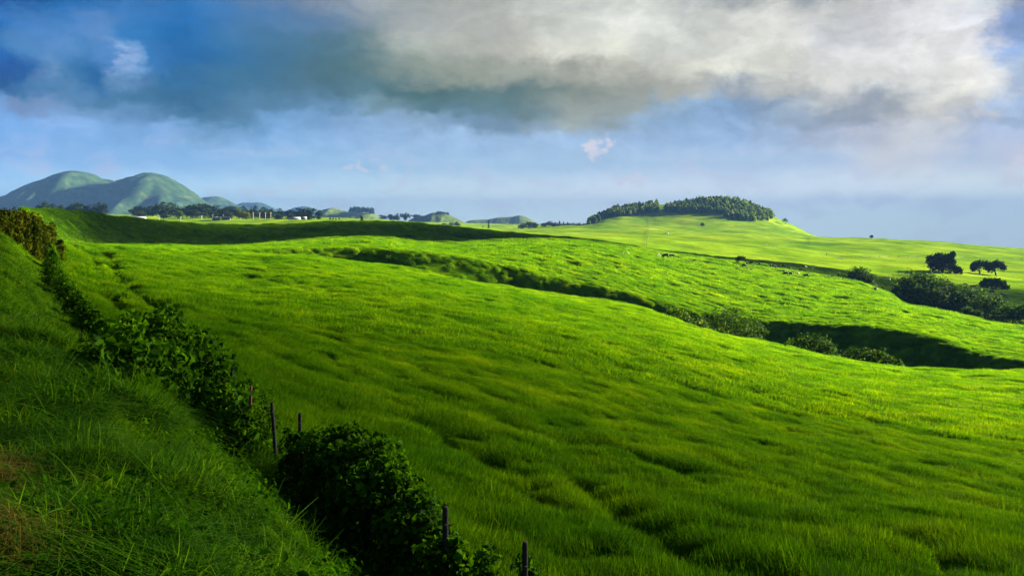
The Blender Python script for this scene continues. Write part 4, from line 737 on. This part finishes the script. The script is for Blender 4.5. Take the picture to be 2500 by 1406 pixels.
def rock(px, py, rx, rz, lab, seed, ymin=480, mat=None):
    import bmesh
    x, y, z = hit(px, py, ymin); bm = bmesh.new(); bmesh.ops.create_icosphere(bm, subdivisions=3, radius=1)
    for v in bm.verts:
        n = perlin(np.array([v.co.x*1.3+seed]), np.array([v.co.y*1.3+v.co.z*1.7]), seed)[0]; v.co *= 1+.45*n; v.co.x *= rx*y/F; v.co.y *= rx*y/F*.7; v.co.z *= rz*y/F
    me = bpy.data.meshes.new('rock'); bm.to_mesh(me); bm.free(); me.materials.append(mat or M_rock); o = bpy.data.objects.new('rock', me); C.objects.link(o); o.location = (x, y, z); tag(o, lab, 'rock', 'rocks in the far pasture')
rock(1890, 601, 7, 1.2, 'long flat dark rock in the lit pasture below the hill', 1)
rock(2050, 631, 9, 1.6, 'brownish rock outcrop in the pasture left of the dark clump tree', 2)
rock(2160, 677, 16, 2.0, 'low brown outcrop in the shaded pasture behind the dome bush', 3)
rock(1871, 597, 2.5, 1.3, 'small white boulder above the long flat rock', 4, mat=M_white)
x, y, z = hit(1627, 571, 600); e = empty('water_trough', (x,y,z), 'small white water trough on the lit face of the big hill', 'trough'); mk2('trough_body', [box(0,0,.5,5,2,1.0), box(0,-.95,1.05,5.2,.15,.2), box(0,.95,1.05,5.2,.15,.2)], M_white, e); mk2('trough_leg', [box(-2.1,0,.0,.3,2.1,.4), box(2.1,0,0,.3,2.1,.4)], M_post, e)

# ---------------------------------------------------------------- cattle and egrets
def skin_body(name, verts, edges, radii, root=0):
    me = bpy.data.meshes.new(name); me.from_pydata(verts, edges, []); o = bpy.data.objects.new(name, me); C.objects.link(o)
    sk = o.modifiers.new('skin', 'SKIN'); sk.use_smooth_shade = True; o.modifiers.new('sub', 'SUBSURF').levels = 1
    for i, r in enumerate(radii): q = me.skin_vertices[0].data[i]; q.radius = (r, r) if not hasattr(r, '__len__') else r; q.use_root = (i == root)
    dg = bpy.context.evaluated_depsgraph_get(); m2 = bpy.data.meshes.new_from_object(o.evaluated_get(dg)); m2.name = name; bpy.data.objects.remove(o); return m2
def cow_mesh(pose):
    hz = {'graze': .45, 'stand': 1.45, 'lie': .85}[pose]; g = .55 if pose == 'lie' else 0.0; b = 1.08-g
    V = [(-.85,0,b+.02),(-.4,0,b-.06),(.15,0,b-.08),(.62,0,b),(.95,0,b+.12 if pose != 'graze' else b-.15),(1.25,0,hz+.05 if pose != 'graze' else .60),(1.50,0,hz-.12 if pose != 'graze' else .22)]
    E = [(0,1),(1,2),(2,3),(3,4),(4,5),(5,6)]; Rr = [.26,.37,.40,.32,.20,.14,.09]
    for (px_, at, hind) in ((-.78,0,1),(.60,3,0)):
        for sgn in (-1,1):
            k = len(V)
            if pose == 'lie': V += [(px_+.1,.30*sgn,b-.25),(px_+.35,.36*sgn,.12),(px_+.62,.34*sgn,.08)]
            elif hind: V += [(px_,.20*sgn,.72),(px_-.14,.21*sgn,.45),(px_-.04,.21*sgn,.02)]
            else: V += [(px_,.18*sgn,.70),(px_+.02,.19*sgn,.38),(px_+.02,.19*sgn,.02)]
            E += [(at,k),(k,k+1),(k+1,k+2)]; Rr += [.14,.075,.06]
    k = len(V); V += [(-1.06,0,b+.05),(-1.10,0,b-.5)]; E += [(0,k),(k,k+1)]; Rr += [.04,.03]
    k = len(V); V += [(1.22,.24,V[5][2]+.10),(1.22,-.24,V[5][2]+.10)]; E += [(5,k),(5,k+1)]; Rr += [.04,.04]
    return skin_body('cow_body', V, E, Rr, 1)
CM = {p: cow_mesh(p) for p in ('graze','stand','lie')}
for m_ in CM.values(): m_.materials.append(M_cow)
cows = [(1624,631,'graze',200,'large black cow among the white egrets, left of the herd',1.25),(1641,630,'graze',10,'black cow just right of the cow with the egrets',1.1),(1690,640,'lie',10,'black cow lying alone between the egret group and the bent tree',1.2),
 (1823,648,'stand',80,'black cow seen end-on under the right side of the bent tree',1.0),(1834,647,'graze',185,'black cow on the crest right of the bent tree',1.1),(1816,654,'graze',150,'black cow below the bent tree, left one',1.0),(1830,661,'lie',20,'black calf lying below the bent tree',1.0),(1854,648,'stand',90,'single small black cow on the crest between the tree and the line of cattle',.85),
 (1886,654,'graze',5,'leftmost cow of the close line on the crest',1.1),(1898,655,'lie',0,'middle cow of the close line on the crest, lying',1.15),(1911,655,'graze',180,'rightmost cow of the close line on the crest',1.15),(1929,659,'stand',60,'black cow just right of the close line on the crest',.9),(1957,663,'graze',4,'black cow on the crest right of the flying egret',1.1),
 (1914,666,'stand',95,'small black calf directly above the pair of cattle',.8),(1917,674,'graze',190,'left cow of the pair below the crest',1.15),(1930,674,'stand',100,'right cow of the pair below the crest, seen end-on',1.1),(1949,672,'stand',45,'small dark calf between the pair and the nearest cow',.75),(1967,679,'graze',186,'large black cow lowest on the bright slope',1.15),
 (2028,678,'lie',2,'black cow on the crest left of the rounded bush',1.15),(2137,711,'stand',88,'black cow seen end-on left of the huge dome bush',1.0)]
def place_cow(px, py, pose, rz, lab, s, ymin=240, ymax=600):
    x, y, z = hit(px, py, ymin, ymax); o = bpy.data.objects.new('black_cow', CM[pose]); C.objects.link(o); o.location = (x, y, z+.02); o.rotation_euler = (0, 0, R(rz)); o.scale = (s,)*3
    tag(o, lab, 'cow', 'black cattle on the ridge')
for c_ in cows: place_cow(*c_)
for c_ in [(2357,698,'graze',5,'leftmost cow in the shaded pasture behind the dome bush',1.2),(2373,700,'lie',0,'second cow in the shaded pasture, lying beside the third',1.2),(2384,702,'graze',185,'third cow in the shaded pasture, beside the lying one',1.2),(2411,713,'graze',3,'upper cow of the pair under the low long bush',1.2),(2421,716,'graze',182,'lower cow of the pair under the low long bush',1.2),(2450,724,'graze',8,'rightmost black cow in the shaded pasture',1.3)]: place_cow(*c_, 380, 620)
EG = skin_body('egret_body', [(0,0,.42),(.16,0,.50),(.30,0,.62),(.30,0,.80),(.40,0,.86),(.56,0,.84),(-.22,0,.36),(.02,.05,.2),(.02,.05,0),(.02,-.05,.2),(.02,-.05,0)], [(0,1),(1,2),(2,3),(3,4),(4,5),(0,6),(0,7),(7,8),(0,9),(9,10)], [.14,.12,.06,.04,.05,.015,.06,.02,.015,.02,.015]); EG.materials.append(M_white)
for px, py, s, rz, lab in [(1606,627,1.3,20,'white egret, leftmost of the three by the big cow'),(1610,626,1.3,120,'white egret, middle of the three by the big cow'),(1614,630,1.3,200,'white egret nearest the big cow'),(1520,624,1.2,0,'white egret far left of the cattle, left one of two'),(1536,624,1.2,180,'white egret far left of the cattle, right one of two'),(1899,657,1.1,30,'white egret standing in front of the close line of cattle'),(1935,663,1.1,160,'white egret right of the close line of cattle'),(1922,672,1.1,80,'white egret standing between the pair of cattle')]:
    x, y, z = hit(px, py, 240, 470); o = bpy.data.objects.new('egret', EG); C.objects.link(o); o.location = (x, y, z+.15); o.rotation_euler = (0,0,R(rz)); o.scale = (s,)*3; tag(o, lab, 'egret', 'white egrets with the cattle')
def fly(px, py, Y, rz, s, lab):
    a = [(-.5,0,0),(.25,.05,.03),(.55,0,.02),(.25,-.05,.03)]; V = [(-.45,0,0),(0,.1,.03),(.5,0,.02),(0,-.1,.03),(0,.12,-.06),(0,-.12,-.06),(-.1,.55,.30),(-.25,.95,.22),(.12,.5,.32),(-.1,-.55,.30),(-.25,-.95,.22),(.12,-.5,.32)]
    Fc = [(0,1,2,3),(0,4,2,1),(0,3,2,5),(0,5,2,4),(1,0,6,8),(8,6,7,7),(3,11,9,0),(11,10,9,9)]; me = bpy.data.meshes.new('flying_egret'); me.from_pydata(V, [], [tuple(dict.fromkeys(f)) for f in Fc]); me.materials.append(M_white)
    o = bpy.data.objects.new('flying_egret', me); C.objects.link(o); md = o.modifiers.new('thick', 'SOLIDIFY'); md.thickness = .04; o.location = PX(px, py, Y); o.rotation_euler = (.2, .4, R(rz)); o.scale = (s,)*3; tag(o, lab, 'egret', 'egrets in flight over the valley')
fly(1969, 652, 400, 30, 1.2, 'white egret flying low over the shaded valley, left one'); fly(1984, 654, 395, 70, 1.5, 'white egret flying low over the shaded valley, right one')
# ---------------------------------------------------------------- broken low clouds off to the right, between the sun and the ridges; one more added to dim the foreground
def cloud(label, puffs, H=1500.0, seed=0, th=12.0, thin=0.45):
    """puffs: (x, y, rx, ry) of the patches of ground they shade; the cloud itself floats H above, up the sun's beam"""
    import bmesh
    k = H/sd.z; off = np.array([sd.x*k, sd.y*k, H]); parts = []; g = np.random.default_rng(seed)
    bm = bmesh.new(); bmesh.ops.create_icosphere(bm, subdivisions=4, radius=1); V0 = np.array([v.co[:] for v in bm.verts]); F0 = np.array([[v.index for v in f.verts] for f in bm.faces]); bm.free()
    for i, (x, y, rx, ry) in enumerate(puffs):
        n = fbm(V0[:,0]*1.6+i*7, V0[:,1]*1.6+V0[:,2]*2.1, seed+i, 4); v = V0*(1+.38*n[:, None])*np.array([rx, ry, th])
        parts.append((v+np.array([x, y, -8.0])+off, F0))
    V, F_ = merge(parts); m, N = newmat('cloud_white')
    N.n('ShaderNodeOutputMaterial', {0: N.n('ShaderNodeMixShader', {0: thin, 1: N.n('ShaderNodeBsdfTransparent'), 2: N.n('ShaderNodeBsdfDiffuse', {0: (.8, .8, .8, 1)})})})
    o = mk('cloud', V, F_, m, smooth=True); o['kind'] = 'structure'; o['label'] = label
cloud('long low cloud', [(-160,268,70,38),(-215,275,80,58),(-175,240,50,28),(-100,318,60,44),(-55,348,50,46),(-22,372,45,40),(5,392,42,38),(35,408,42,34),(65,425,42,30),(-140,380,110,55),(-60,440,100,42),(-240,300,100,60),(20,455,80,30),(100,445,50,16)], H=1300, seed=3, thin=0.34)
cloud('broken low cloud', [(150,490,80,30),(230,500,85,45),(310,500,90,50),(400,510,100,60),(270,570,110,40)], seed=9)
cloud('added unseen cloud dimming the foreground', [(60,-126,420,172),(-185,-15,130,110)], H=1700, seed=15, th=14.0, thin=0.46)  # unseen cloud, added only to darken the near field and bank
# ---------------------------------------------------------------- haze
def haze(x0, x1, y0, y1, z0, z1_):
    v = [(x,y,z) for z in (z0,z1_) for y in (y0,y1) for x in (x0,x1)]
    m, N = newmat('haze_air')
    N.n('ShaderNodeOutputMaterial', {'Volume': N.n('ShaderNodeVolumePrincipled', {'Color': (0.036, 0.078, 0.172, 1), 'Density': HZ_D, 'Anisotropy': 0.0})})
    o = mk('haze', v, [(0,2,3,1),(4,5,7,6),(0,1,5,4),(2,6,7,3),(0,4,6,2),(1,3,7,5)], m)
    o['kind'] = 'stuff'; return o
haze(-9800, 9800, -3600, 9800, -540, HZ_TOP)
